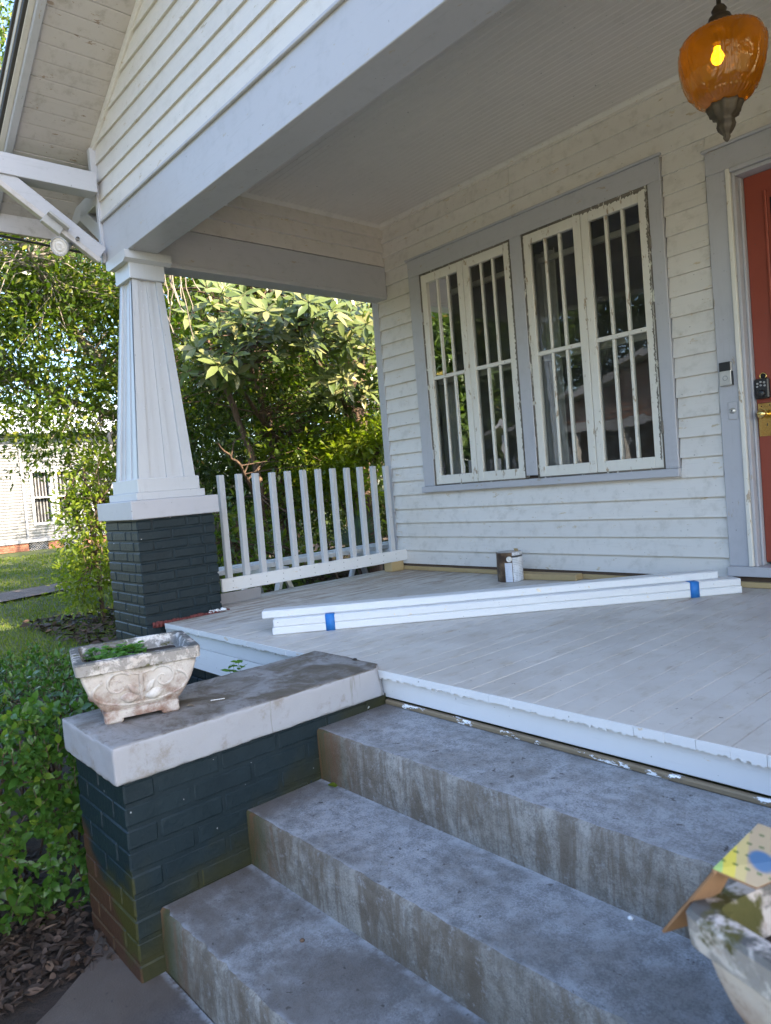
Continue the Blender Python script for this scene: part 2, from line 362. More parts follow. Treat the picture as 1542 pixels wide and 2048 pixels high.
def tube_np(pts, rad, seg=8):
    P = np.array(pts, float); R = np.array(rad, float) if hasattr(rad, '__len__') else np.full(len(P), rad)
    Tn = np.gradient(P, axis=0); Tn /= np.linalg.norm(Tn, axis=1)[:, None]+1e-9
    ref = np.array([0, 0, 1.]) if abs(Tn[0, 2]) < .9 else np.array([1., 0, 0])
    V = []
    for p, t, r in zip(P, Tn, R):
        a = np.cross(t, ref); a /= np.linalg.norm(a)+1e-9; b = np.cross(t, a)
        for k in range(seg):
            th = 2*math.pi*k/seg; V.append(p+r*(a*math.cos(th)+b*math.sin(th)))
    F = [(i*seg+k, i*seg+(k+1) % seg, (i+1)*seg+(k+1) % seg, (i+1)*seg+k) for i in range(len(P)-1) for k in range(seg)]
    return np.array(V), np.array(F)
class Acc:
    def __init__(s): s.V = []; s.F = []; s.n = 0
    def add(s, V, F): s.V.append(np.asarray(V, float)); s.F.append(np.asarray(F)+s.n); s.n += len(V)
    def obj(s, name, mat, parent=None, smooth=False, Mw=None, **kw):
        me = npmesh(name, np.vstack(s.V), np.vstack(s.F), mat, smooth); return link(name, me, Mw or Matrix(), parent, **kw)
def acc_box(a, X, Y, Z):
    V = [(x, y, z) for x in X for y in Y for z in Z]
    a.add(V, [(0, 1, 3, 2), (4, 6, 7, 5), (0, 4, 5, 1), (2, 3, 7, 6), (0, 2, 6, 4), (1, 5, 7, 3)])
def wobble(pts, amp, n):
    P = np.array(pts, float); t = np.linspace(0, len(P)-1, n); out = np.stack([np.interp(t, range(len(P)), P[:, i]) for i in range(3)], 1)
    out[1:] += np.cumsum(rng.normal(0, amp, (n-1, 3)), 0)*.5; return out
# leaf shape templates in (side, along, up)
L4 = (np.array([(0, 0, 0), (-.5, .45, .10), (0, 1, -.08), (.5, .45, .10)]), np.array([(0, 1, 2, 3)]))
L8 = (np.array([(0, 0, 0), (0, .35, -.02), (0, .7, -.05), (0, 1, -.16), (-.42, .28, .10), (-.40, .62, .06), (.42, .28, .10), (.40, .62, .06)]),
      np.array([(0, 1, 4, 4), (1, 2, 5, 4), (2, 3, 5, 5), (0, 6, 1, 1), (1, 6, 7, 2), (2, 7, 3, 3)]))
def leaves(P, D, N, L, Wd, tmpl=L4):
    """P base points, D direction, N approx normal, L length, Wd width arrays"""
    D = D/(np.linalg.norm(D, axis=1)[:, None]+1e-9); Sd = np.cross(D, N); Sd /= np.linalg.norm(Sd, axis=1)[:, None]+1e-9; U = np.cross(Sd, D)
    t, f = tmpl; k = len(t)
    V = (P[:, None, :] + t[None, :, 0, None]*(Sd*Wd[:, None])[:, None, :] + t[None, :, 1, None]*(D*L[:, None])[:, None, :] + t[None, :, 2, None]*(U*Wd[:, None])[:, None, :]).reshape(-1, 3)
    F = (f[None]+(np.arange(len(P))*k)[:, None, None]).reshape(-1, 4)
    return V, F
def tri_split(V, F):   # drop degenerate quads to triangles
    out = []
    for q in F:
        if q[2] == q[3]: out.append((q[0], q[1], q[2]))
        else: out += [(q[0], q[1], q[2]), (q[0], q[2], q[3])]
    return np.array(out)
L8t = (L8[0], tri_split(*L8))
def leaves8(P, D, N, L, Wd):
    D = D/(np.linalg.norm(D, axis=1)[:, None]+1e-9); Sd = np.cross(D, N); Sd /= np.linalg.norm(Sd, axis=1)[:, None]+1e-9; U = np.cross(Sd, D)
    t, f = L8t; k = len(t)
    V = (P[:, None, :] + t[None, :, 0, None]*(Sd*Wd[:, None])[:, None, :] + t[None, :, 1, None]*(D*L[:, None])[:, None, :] + t[None, :, 2, None]*(U*Wd[:, None])[:, None, :]).reshape(-1, 3)
    return V, (f[None]+(np.arange(len(P))*k)[:, None, None]).reshape(-1, 3)
def leafdata(mat):
    me = npmesh('leaf', L8t[0], L8t[1], mat, True); return me
def leaf_parts(me, P, D, N, L, Wd, parent):
    for p, d, n, l, wd in zip(P, D, N, L, Wd):
        d = Vector(d).normalized(); s = d.cross(Vector(n)).normalized(); u = s.cross(d)
        m = Matrix((s*wd, d*l, u*wd)).transposed().to_4x4(); m.translation = Vector(p)
        link('leaf', me, m, parent)
# ------------------------------------------------------------------ ground
def sheet(name, poly, z, mat, **kw): return mesh(name, [(x, y, z) for x, y in poly], [list(range(len(poly)))], mat, kind='structure', **kw)
GZ = -.72
def lawn():
    n = 90; xs = np.concatenate([np.linspace(-300, -40, 8), np.linspace(-36, 12, 60), np.linspace(20, 300, 8)]); ys = np.concatenate([np.linspace(-300, -40, 8), np.linspace(-34, 26, 60), np.linspace(32, 300, 8)])
    X, Y = np.meshgrid(xs, ys, indexing='ij'); Z = GZ + .02*np.sin(X*1.1+Y*.7)*np.cos(Y*.9)*(X < -4)*(X > -40)
    V = np.stack([X, Y, Z], -1).reshape(-1, 3); a, b = X.shape
    F = np.array([(i*b+j, (i+1)*b+j, (i+1)*b+j+1, i*b+j+1) for i in range(a-1) for j in range(b-1)])
    link('lawn', npmesh('lawn', V, F, 'lawn', True), Matrix(), kind='structure')
lawn()
sheet('garden_soil', [(-5.2, -2.6), (-.70, -2.6), (-.70, 0), (-2.9, .3), (-2.9, 9), (-11.5, 9), (-9.5, 5.0), (-7.6, 3.1), (-6.2, 1.6), (-5.2, .3)], GZ+.035, 'soil')
sheet('driveway', [(-13.3, -6), (-12.7, 1.4), (-13.1, 3.0), (-13.6, 12), (-11.7, 12), (-11.7, 2.3), (-11.2, .9), (-11.6, -6)], GZ+.045, 'drive')
sheet('bounce_sheet_front', [(-.74, -9.8), (3.6, -9.8), (3.6, -2.9), (1.0, -2.9), (1.0, -3.2), (-.74, -3.2)], GZ+.05, 'bounce_surface')  # added, out of view: pale sunlit sheet that bounces sun up to the porch ceiling
sheet('bounce_sheet_side', [(4.2, -9.8), (10.5, -9.8), (10.5, -2.6), (4.2, -2.6)], GZ+.05, 'bounce_surface')  # second unseen sheet, added to throw more sunlight into the porch
sheet('street', [(-60, -17), (60, -17), (60, -10), (-60, -10)], GZ+.03, 'road')
# concrete pad, its outer edge curving away
V = [(-.7452, -1.0), (-1.11, -1.0), (-1.06, -1.03), (-.955, -1.065), (-.90, -1.13), (-.84, -1.205), (-.78, -1.30), (-.74, -1.5), (-.74, -3.2), (1.0, -3.2), (1.0, -.93), (-.7452, -.93)]
def slab(name, poly, z0, z1, mat, **kw):
    n = len(poly); return mesh(name, [(x, y, z0) for x, y in poly]+[(x, y, z1) for x, y in poly], [list(range(n)), list(range(n, 2*n))]+[[i, (i+1) % n, n+(i+1) % n, n+i] for i in range(n)], mat, **kw)
slab('walkway', V, GZ-.1, -.67, 'pad', kind='structure')
# ------------------------------------------------------------------ steps
ST = thing('porch_steps', (0, -.5, -.67), 'weathered grey concrete porch steps with three treads between the dark brick side walls', 'steps')
def step(y0, y1, z0, z1):
    n = 60; x0, x1 = -.735, .935; xs = np.linspace(x0, x1, n)
    off = rng.normal(0, .0016, n); off2 = rng.normal(0, .0012, n)
    chipx = (rng.random(n) < .10)*rng.uniform(.003, .010, n)
    b = .007; rows = []
    rows.append(np.stack([xs, np.full(n, y0)+.002, np.full(n, z0)], 1))
    rows.append(np.stack([xs, np.full(n, y0), np.full(n, (z0+z1)/2)], 1))
    rows.append(np.stack([xs, y0+chipx*.3, z1-b+off2-chipx], 1))
    rows.append(np.stack([xs, y0+b+off+chipx, z1+off2*.4-chipx*.1], 1))
    rows.append(np.stack([xs, np.full(n, y0+.05), np.full(n, z1)], 1)); rows.append(np.stack([xs, np.full(n, y1), np.full(n, z1+.002)], 1))
    V = np.vstack(rows); F = [(r*n+i, r*n+i+1, (r+1)*n+i+1, (r+1)*n+i) for r in range(5) for i in range(n-1)]
    mr = npmesh('riser', V[:4*n], np.array([f for f in F if max(f) < 4*n]), 'riser'); link('riser', mr, Matrix(), ST)
    V2 = V[3*n:]; F2 = [tuple(i-3*n for i in f) for f in F if min(f) >= 3*n]; link('tread', npmesh('tread', V2, np.array(F2), 'tread'), Matrix(), ST)
step(-.329, .01, -.3065, -.129); step(-.624, -.325, -.4826, -.3065); step(-.928, -.62, -.69, -.4826)
# ------------------------------------------------------------------ brick walls
def brick_ring(parent, X, Y, z0, z1, ch, L=.2, joint=.009, dep=.09, mat='teal', faces='fblr', depth_jit=.0015):
    zs = []; z = z1
    while z-ch > z0-ch*.5: zs.append(z); z -= ch
    hb = ch-joint
    for ci, zt in enumerate(zs):
        odd = ci % 2; zc = zt-joint-hb/2
        for f in faces:
            horiz = f in 'fb'
            a0, a1 = (X if horiz else Y)
            own = (odd == 0) == horiz
            s0, s1 = (a0, a1) if own else (a0+dep+joint, a1-dep-joint)
            p = s0; first = True
            while p < s1-.01:
                l = L if not (first and own and False) else L
                q = min(p+l, s1)
                if s1-q < .03: q = s1
                c = (p+q)/2; ln = q-p; j = random.uniform(-depth_jit, depth_jit)
                if horiz:
                    yc = Y[0]+dep/2+j if f == 'f' else Y[1]-dep/2+j; me = chamfer(round(ln, 2), dep, hb, .005, mat); m = T(c, yc, zc)
                else:
                    xc = X[0]+dep/2+j if f == 'l' else X[1]-dep/2+j; me = chamfer(dep, round(ln, 2), hb, .005, mat); m = T(xc, c, zc)
                m = m @ Euler((random.uniform(-.006, .006), random.uniform(-.006, .006), random.uniform(-.006, .006))).to_matrix().to_4x4()
                link('brick', me, m, parent); p = q+joint; first = False
# left cheek wall
CW = thing('brick_step_wall', (-.95, -.5, -.7), 'low dark teal painted brick wall left of the steps, carrying the scrollwork planter, its base peeling orange and green', 'wall')
bx('wall_core', (-1.138, -.738), (-1.0+.003, -.004), (-.76, -.0879), 'teal', CW, .001)
brick_ring(CW, (-1.141, -.735), (-1.0, 0.0), -.74, -.0885, .0655, L=.20, faces='frl')
def cap_slab(name, X, Y, z0, z1, parent, chip=True):
    from mathutils import noise as mn
    lo = np.array([X[0], Y[0], z0]); hi = np.array([X[1], Y[1], z1]); r = .006; bm = bmesh.new(); nseg = [36, 72, 12]
    def coords(a):
        n = nseg[a]; t = np.linspace(0, 1, n+1)*(hi[a]-lo[a]-2*r)+lo[a]+r; return np.concatenate([[lo[a], lo[a]+r*.4], t, [hi[a]-r*.4, hi[a]]])
    C_ = [coords(a) for a in range(3)]
    for a in range(3):
        u, v = [q for q in range(3) if q != a]
        for end in (0, 1):
            g = [[None]*len(C_[v]) for _ in C_[u]]
            for i, cu in enumerate(C_[u]):
                for j, cv in enumerate(C_[v]):
                    p = np.zeros(3); p[a] = (lo, hi)[end][a]; p[u] = cu; p[v] = cv; q = np.clip(p, lo+r, hi-r); d = p-q; l = np.linalg.norm(d); p = q+d/l*r
                    g[i][j] = bm.verts.new(p)
            for i in range(len(C_[u])-1):
                for j in range(len(C_[v])-1): bm.faces.new((g[i][j], g[i+1][j], g[i+1][j+1], g[i][j+1]))
    bmesh.ops.remove_doubles(bm, verts=bm.verts, dist=.0002); bmesh.ops.recalc_face_normals(bm, faces=bm.faces)
    for v in bm.verts:
        d = mn.noise(v.co*9)*.0028+mn.noise(v.co*33)*.0016+mn.noise(v.co*90)*.0007; n = Vector(np.array(v.co)-np.clip(np.array(v.co), lo+r*1.5, hi-r*1.5)); n = n.normalized() if n.length else Vector((0, 0, 0))
        edge = sum(1 for k in range(3) if min(v.co[k]-lo[k], hi[k]-v.co[k]) < .004) >= 2
        v.co += n*(d-(max(0, mn.noise(v.co*40))*.006 if edge else 0))
        if chip:
            e = (v.co.x-(X[1]-.024))+(v.co.y-(Y[1]-.030))*.9+(v.co.z-z1)*.25+mn.noise(v.co*60)*.005
            if e > 0: v.co -= Vector((.5, .55, .35))*e
    me = bpy.data.meshes.new(name); bm.to_mesh(me); bm.free(); me.materials.append(M['cap']); me.polygons.foreach_set('use_smooth', [True]*len(me.polygons))
    return link(name, me, Matrix(), parent)
cap_slab('cap_slab', (-1.171, -.719), (-1.0227, -.004), -.0879, .0206, CW)
# right cheek wall (mostly outside the frame)
CR = thing('brick_step_wall', (1.15, -.5, -.7), 'brick wall at the right end of the steps under the blurred planter', 'wall')
bx('wall_core', (.941, 1.33), (-.994, -.004), (-.76, -.0879), 'teal', CR, .001)
brick_ring(CR, (.935, 1.341), (-1.0, 0.0), -.74, -.0885, .0655, faces='fl')
cap_slab('cap_slab', (.919, 1.371), (-1.0227, -.004), -.0879, .0206, CR, False)
# ------------------------------------------------------------------ pier + column
PX, PY = (-3.153, -2.669), (-.111, .373)
PC = thing('porch_column', (-2.911, .131, -.72), 'tapered white box column on a dark teal brick pier at the porch corner', 'column')
pm = link('pier', chamfer(.472, .472, 1.34, .001, 'teal'), T(-2.911, .131, -.066), PC)
brick_ring(pm, PX, PY, -.72, .603, .0607, L=.2, faces='frbl')
bx('pier_cap', (-3.178, -2.642), (-.142, .401), (.6045, .7123), 'trim_y', PC, .004)
cx, cy = -2.911, .131
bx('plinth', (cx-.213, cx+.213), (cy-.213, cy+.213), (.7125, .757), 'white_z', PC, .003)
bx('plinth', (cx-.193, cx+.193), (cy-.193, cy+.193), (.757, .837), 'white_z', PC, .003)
H0, H1, Z0, Z1 = .176, .092, .837, 2.030
TX, TY = -.008, .028
def col_pt(side, u, zt, out=0.0):
    h = H0+(H1-H0)*zt+out; c = (cx+TX*zt, cy+TY*zt); z = Z0+(Z1-Z0)*zt
    if side == 'r': return (c[0]+h, c[1]+u, z)
    if side == 'f': return (c[0]+u, c[1]-h, z)
    if side == 'b': return (c[0]+u, c[1]+h, z)
    return (c[0]-h, c[1]+u, z)
V = [col_pt(s, 0, t) for s in 'r' for t in ()]
hh = lambda t: H0+(H1-H0)*t-.0175
core = [(cx+TX*t+sx*hh(t), cy+TY*t+sy*hh(t), Z0+(Z1-Z0)*t) for t in (0, 1) for sx, sy in ((-1, -1), (1, -1), (1, 1), (-1, 1))]
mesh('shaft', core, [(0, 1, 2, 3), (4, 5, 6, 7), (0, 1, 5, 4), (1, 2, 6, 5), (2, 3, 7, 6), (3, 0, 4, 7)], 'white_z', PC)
def col_board(side, a, b, out, th):   # a,b as fractions of half-width (-1..1)
    P = []
    for t in (0, 1):
        h = H0+(H1-H0)*t
        for u in (a, b):
            for o in (out, out-th): P.append(col_pt(side, u*(h+ (out if abs(u) == 1 else 0)), t, o))
    mesh('column_board', P, [(0, 1, 3, 2), (4, 6, 7, 5), (0, 4, 5, 1), (2, 3, 7, 6), (0, 2, 6, 4), (1, 5, 7, 3)], 'white_z', PC)
for s in 'frbl':
    e = .998 if s in 'fb' else 1
    for (a, b, o) in ((-e, -.625, .0), (-.61, -.33, -.010), (-.322, -.02, -.015), (-.008, .22, -.010), (.228, .60, -.015), (.612, e, .0)): col_board(s, a, b, o, .019+o)
tx, ty = cx+TX, cy+TY
bx('frieze', (tx-.110, tx+.110), (ty-.110, ty+.110), (2.022, 2.118), 'white_z', PC, .003)
prism('capital', [(tx-.112, 2.112), (tx+.112, 2.112), (tx+.145, 2.128), (tx+.145, 2.1735), (tx-.145, 2.1735), (tx-.145, 2.128)], 'y', ty-.145, ty+.145, 'white_z', PC)
# ------------------------------------------------------------------ house
HS = thing('bungalow', (2, 2.2, GZ), 'white clapboard bungalow with a gabled front porch and grey trim', 'house')
WY = 2.135
fw_ = bx('front_wall', (-2.96, 7.0), (WY+.001, WY+.09), (-.72, 2.74), 'darkwood', None)
bpy.data.objects.remove(fw_)
def wallgrid(name, X, Z, y0, y1, holes, mat, parent):
    a = Acc(); xs = sorted(set([X[0], X[1]]+[h[0] for h in holes]+[h[1] for h in holes])); zs = sorted(set([Z[0], Z[1]]+[h[2] for h in holes]+[h[3] for h in holes]))
    for i in range(len(xs)-1):
        for j in range(len(zs)-1):
            mx, mz = (xs[i]+xs[i+1])/2, (zs[j]+zs[j+1])/2
            if any(h[0] < mx < h[1] and h[2] < mz < h[3] for h in holes): continue
            acc_box(a, (xs[i], xs[i+1]), (y0, y1), (zs[j], zs[j+1]))
    return a.obj(name, mat, parent)
WN = (-2.47, -.67, .66, 2.215)      # window opening
DR = (-.235, .70, .11, 2.12)        # door opening
FW = wallgrid('front_wall', (-2.98, 7.0), (-.72, 2.74), WY+.0005, WY+.10, [WN, DR], 'darkwood', HS)
WX = {}
CL, CRR = -2.583, -.585      # window casing
DL = -.345
def clap(x0, x1, z0, h, parent, mat='siding', y=WY, th=.024):
    j = random.uniform(-.0012, .0012); jz = random.uniform(-.0015, .0015)
    prism('siding_board', [(y-th+j, z0+jz), (y-.0055, z0+jz), (y-.0008, z0+h*.5), (y-.0008, z0+h+.004), (y-.0045+j*.3, z0+h+.004)], 'x', x0, x1, mat, parent)
rows = [.050]+[.050+.1042*0+.1092*i for i in range(1, 25)]
rows = [.048, .153]+[.153+.1092*i for i in range(1, 24)]
for i, z0 in enumerate(rows):
    z1 = rows[i+1] if i+1 < len(rows) else z0+.1092
    h = min(z1, 2.735)-z0
    if h < .02: continue
    if z0+h*.5 < .64:
        clap(-2.955, DL-.001, z0, h, FW)
    elif z0 < 2.30:
        hz = h
        if z0 < .66: clap(CL, CRR, z0, .642-z0, FW) if .642-z0 > .02 else None
        clap(-2.955, CL-.003, z0, h, FW); clap(CRR+.003+random.uniform(0, .004), DL-.003-random.uniform(0, .004), z0, h, FW)
        if z0+h > 2.34+.015: pass
    if z0+h > 2.268 and z0 < 2.30: clap(DL-.002, 2.0, max(z0, 2.2665), z0+h-max(z0, 2.2665), FW)
    if z0 >= 2.30:
        clap(-2.955, -1.6, z0, h, FW); clap(-1.597, 2.0, z0, h, FW)
clap(CL, CRR, 2.345, .0065+.02, FW)
bx('corner_board', (-3.03, -2.957), (WY-.02, WY+.10), (-.5, 2.72), 'trim_z', HS)
bx('corner_board', (-2.958, -2.935), (WY-.019, WY-.001), (.02, 2.13), 'siding', HS, .001) if False else None
a = Acc(); acc_box(a, (-3.0, -2.9), (WY+.10, 13), (-.72, 2.7)); acc_box(a, (7.0, 7.1), (WY, 13), (-.72, 2.7)); acc_box(a, (-3.0, 7.1), (13, 13.1), (-.72, 2.7))
a.obj('side_wall', 'siding_y', HS)
# sill beam + gap boards under the siding
bx('sill_plate', (-2.95, 7.0), (WY-.012, WY+.0), (-.03, .052), 'darkwood', HS)
bx('nailer_strip', (-2.90, 2.2), (WY-.040, WY-.013), (.001, .030), 'lumber', HS)
# window
WI = link('window', None, T(-1.58, WY, 1.43), HS, label='double casement pair with barred white sashes, paint flaking at the edges')
bx('casing', (CL, WN[0]-.0), (WY-.030, WY+.0), (.645, 2.213), 'trim_z', WI); bx('casing', (WN[1]+.008, CRR), (WY-.030, WY), (.645, 2.213), 'trim_z', WI)
bx('casing', (CL, CRR), (WY-.0305, WY), (2.2135, 2.337), 'trim_x', WI); bx('drip_cap', (CL-.012, CRR+.012), (WY-.045, WY), (2.3375, 2.352), 'trim_x', WI)
bx('casing', (-1.622, -1.53), (WY-.030, WY+.05), (.667, 2.213), 'trim_z', WI)
bx('window_sill', (CL-.008, CRR+.008), (WY-.055, WY), (.600, .6445), 'trim_x', WI)
for X_ in ((WN[0], -1.622), (-1.53, WN[1]+.008)):
    a = Acc()     # rough bare-wood reveal round each pair
    e = .010
    acc_box(a, (X_[0], X_[0]+e), (WY-.026, WY+.06), (.645, 2.213)); acc_box(a, (X_[1]-e, X_[1]), (WY-.026, WY+.06), (.645, 2.213)); acc_box(a, X_, (WY-.0255, WY+.06), (2.203, 2.2131)); acc_box(a, X_, (WY-.0255, WY+.06), (.645, .652))
    a.obj('reveal', 'weathered', WI)
    xm = (X_[0]+X_[1])/2
    for (s0, s1) in ((X_[0]+.011, xm-.002), (xm+.002, X_[1]-.011)):
        yF, yB = WY-.024, WY+.012
        sw = .052; zb, zt, zm = .654, 2.2, 1.438
        def irr(X, Z, n, nm='sash_rail', depth=0):   # rail with slightly ragged outline
            bx(nm, X, (yF+depth, yB), Z, 'sash', WI, .003)
        irr((s0, s0+sw), (zb, zt), 0, 'sash_stile'); irr((s1-sw, s1), (zb, zt), 0, 'sash_stile')
        irr((s0+sw, s1-sw), (zb, zb+.066), 0); irr((s0+sw, s1-sw), (zt-.062, zt), 0); irr((s0+sw, s1-sw), (zm-.013, zm+.013), 0, 'sash_rail', .004)
        gx0, gx1 = s0+sw, s1-sw; pw = (gx1-gx0)/3
        for k in (1, 2):
            for (za, zc) in ((zb+.066, zm-.013), (zm+.013, zt-.062)): bx('muntin', (gx0+pw*k-.009, gx0+pw*k+.009), (yF+.006, yB), (za, zc), 'sash', WI, .004)
        for k in range(3):
            for (za, zc) in ((zb+.066, zm-.013), (zm+.013, zt-.062)):
                x0, x1 = gx0+pw*k+(.009 if k else 0), gx0+pw*(k+1)-(.009 if k < 2 else 0); tl = random.uniform(-.0007, .0007); t2 = random.uniform(-.0005, .0005)
                mesh('pane', [(x0, yF+.019-tl, za), (x1, yF+.019+tl, za), (x1, yF+.019+tl+t2, zc), (x0, yF+.019-tl+t2, zc)], [(0, 1, 2, 3)], 'glass', WI)
for z in (.88, 1.9):
    for x in (-.668, -2.467, -1.535): bx('hinge', (x-.006, x+.010), (WY-.036, WY-.024), (z-.035, z+.035), 'weathered' if x > -1 else 'trim_z', WI, .002)
# ragged peeling patches along the outer stile and heads
def flake(x0, z0, x1, z1, w0, n, mat, y):
    a = Acc(); P0 = np.array([x0, z0]); P1 = np.array([x1, z1]); d = (P1-P0)/np.linalg.norm(P1-P0); nn = np.array([-d[1], d[0]])
    ts = np.linspace(0, 1, n); wl = np.abs(rng.normal(0, w0, n))+.002; wr = np.abs(rng.normal(0, w0*.6, n))+.001
    V = []
    for t, l, r in zip(ts, wl, wr):
        p = P0+(P1-P0)*t; V += [(p[0]+nn[0]*l, y, p[1]+nn[1]*l), (p[0]-nn[0]*r, y, p[1]-nn[1]*r)]
    a.add(V, [(2*i, 2*i+1, 2*i+3, 2*i+2) for i in range(n-1)]); a.obj('flaking_edge', mat, WI)
flake(-.683, .70, -.676, 2.19, .004, 220, 'weathered', WY-.0252)
flake(-.70, 2.196, -1.10, 2.200, .006, 60, 'weathered', WY-.0251)
flake(-2.455, .70, -2.459, 2.19, .003, 120, 'weathered', WY-.0252)
flake(-1.520, .70, -1.519, 2.19, .005, 130, 'weathered', WY-.0252); flake(-1.632, .70, -1.633, 2.19, .005, 130, 'weathered', WY-.0252)
# room behind the window
a = Acc(); 
for b_ in (((-2.9, 1.2), (4.2, 4.25), (-.1, 2.7)), ((-2.88, -2.85), (WY+.1, 4.2), (-.1, 2.7)), ((1.2, 1.25), (WY+.1, 4.2), (-.1, 2.7)), ((-2.9, 1.25), (WY+.1, 4.25), (-.12, -.1)), ((-2.9, 1.25), (WY+.1, 4.25), (2.7, 2.72))): acc_box(a, *b_)
a.obj('room_lining', 'interior', HS)
for (c0, c1, yy) in ((-2.52, -2.33, .16), (-1.60, -1.40, .16), (-1.78, -1.66, .18)):
    n = 40; xs = np.linspace(c0, c1, n); ys = WY+yy+.02*np.sin(np.linspace(0, 26, n)+c0*9)
    V = np.concatenate([np.stack([xs, ys, np.full(n, .3)], 1), np.stack([xs, ys, np.full(n, 2.12)], 1)])
    link('curtain', npmesh('curtain', V, np.array([(i, i+1, n+i+1, n+i) for i in range(n-1)]), 'curtain', True), Matrix(), HS)
for (c0, c1) in ((-2.45, -1.64), (-1.51, -.68)):
    bx('blind_rail', (c0, c1), (WY+.11, WY+.14), (2.04, 2.075), 'curtain', HS); bx('meeting_rail', (c0, c1), (WY+.07, WY+.10), (1.40, 1.445), 'curtain', HS)
# door
bx('door_casing', (DL, -.245), (WY-.030, WY), (.1115, 2.132), 'trim_z', HS); bx('door_casing', (DL, 1.0), (WY-.0305, WY), (2.1325, 2.25), 'trim_x', HS); bx('drip_cap', (DL-.012, 1.02), (WY-.045, WY), (2.2505, 2.265), 'trim_x', HS)
bx('stop_strip', (-.2445, -.222), (WY-.040, WY+.03), (.1115, 2.132), 'sash', HS); bx('stop_strip', (-.2215, .80), (WY-.040, WY+.03), (2.11, 2.132), 'trim_x', HS)
bx('door_jamb', (-.2215, -.205), (WY-.024, WY+.11), (.1115, 2.109), 'trim_z', HS); bx('door_jamb', (-.2045, .80), (WY-.024, WY+.11), (2.09, 2.109), 'trim_x', HS)
bx('door_jamb', (-.2045, -.193), (WY+.02, WY+.12), (.1115, 2.0895), 'trim_z', HS)
bx('threshold', (DL-.005, 1.0), (WY-.055, WY+.12), (.060, .111), 'trim_x', HS)
DO = bx('front_door', (-.192, .74), (WY+.05, WY+.095), (.125, 2.088), 'door', HS, label='brick red front door with keypad lock')
for Z_ in ((1.15, 1.98), (.26, .80)):
    bx('door_panel', (-.085, .62), (WY+.044, WY+.0498), Z_, 'door', DO, .004)
    bx('panel_moulding', (-.10, -.086), (WY+.038, WY+.0497), (Z_[0]-.014, Z_[1]+.014), 'door', DO, .004)
bx('door_glass', (-.07, .60), (WY+.040, WY+.0435), (1.30, 1.95), 'dark_glass', DO, .001)
yd = WY+.05
bx('keypad_lock', (-.188, -.121), (yd-.030, yd), (.965, 1.068), 'black', DO, .006)
for i, (u, v) in enumerate(((-.172, 1.043), (-.157, 1.050), (-.140, 1.046), (-.174, 1.028), (-.157, 1.033), (-.138, 1.030))):
    V, F = lathe([(0, .003), (.0052, .003), (.0058, 0)], 12); mesh('keypad_button', V, F, 'button', DO, T(u, yd-.030, v) @ Matrix.Rotation(math.pi/2, 4, 'X'), True)
V, F = lathe([(0, .014), (.013, .014), (.018, .010), (.020, 0)], 24); mesh('lock_dial', V, F, 'black', DO, T(-.156, yd-.030, .992) @ Matrix.Rotation(math.pi/2, 4, 'X'), True)
V, F = lathe([(.013, .0), (.0135, .004), (.017, .004), (.018, 0)], 20); mesh('bore_ring', V, F, 'brass', DO, T(-.153, yd-.001, 1.081) @ Matrix.Rotation(math.pi/2, 4, 'X'), True)
V, F = lathe([(0, .001), (.013, .001)], 16); mesh('bore_hole', V, F, 'dark_glass', DO, T(-.153, yd-.001, 1.081) @ Matrix.Rotation(math.pi/2, 4, 'X'), True)
bx('knob_plate', (-.186, -.115), (yd-.007, yd), (.775, .945), 'brass', DO, .003)
V, F = lathe([(0, .058), (.012, .057), (.021, .049), (.024, .038), (.019, .027), (.011, .020), (.010, .006), (.017, .002), (.017, 0)], 28)
mesh('door_knob', V, F, 'brass', DO, T(-.155, yd-.007, .888) @ Matrix.Rotation(math.pi/2, 4, 'X'), True)
V, F = lathe([(0, .006), (.006, .006), (.008, 0)], 14)
for u, v in ((-.128, .93), (-.128, .79), (-.168, .928)): mesh('screw', V, F, 'bronze', DO, T(u, yd-.007, v) @ Matrix.Rotation(math.pi/2, 4, 'X') @ Matrix.Scale(.4, 4), True)
bx('keyhole', (-.146, -.142), (yd-.0085, yd-.006), (.826, .84), 'black', DO, .001)
# doorbells on the casing
DB = bx('video_doorbell', (-.328, -.268), (WY-.054, WY-.0305), (1.052, 1.172), 'nickel', HS, .003, label='slim silver and black video doorbell')
bx('camera_cover', (-.3275, -.2685), (WY-.0555, WY-.0300), (1.125, 1.1725), 'black', DB, .003)
bx('side_band', (-.2678, -.266), (WY-.054, WY-.0305), (1.052, 1.124), 'black', DB, .0005)
V, F = lathe([(.010, 0), (.0105, .0015), (.0125, .0015), (.013, 0)], 24); mesh('bell_button', V, F, 'button', DB, T(-.299, WY-.054, 1.09) @ Matrix.Rotation(math.pi/2, 4, 'X'), True)
OB = bx('old_doorbell', (-.302, -.256), (WY-.036, WY-.0302), (.875, .965), 'trim_z', HS, .003, label='old doorbell plate painted grey with a round push button')
V, F = lathe([(0, .010), (.007, .010), (.0075, .007), (.014, .006), (.016, 0)], 24); mesh('push_button', V, F, 'nickel', OB, T(-.279, WY-.036, .920) @ Matrix.Rotation(math.pi/2, 4, 'X'), True)
V, F = lathe([(0, .0105), (.004, .0105), (.0045, .009)], 12); mesh('button_tip', V, F, 'black', OB, T(-.279, WY-.036, .920) @ Matrix.Rotation(math.pi/2, 4, 'X'), True)
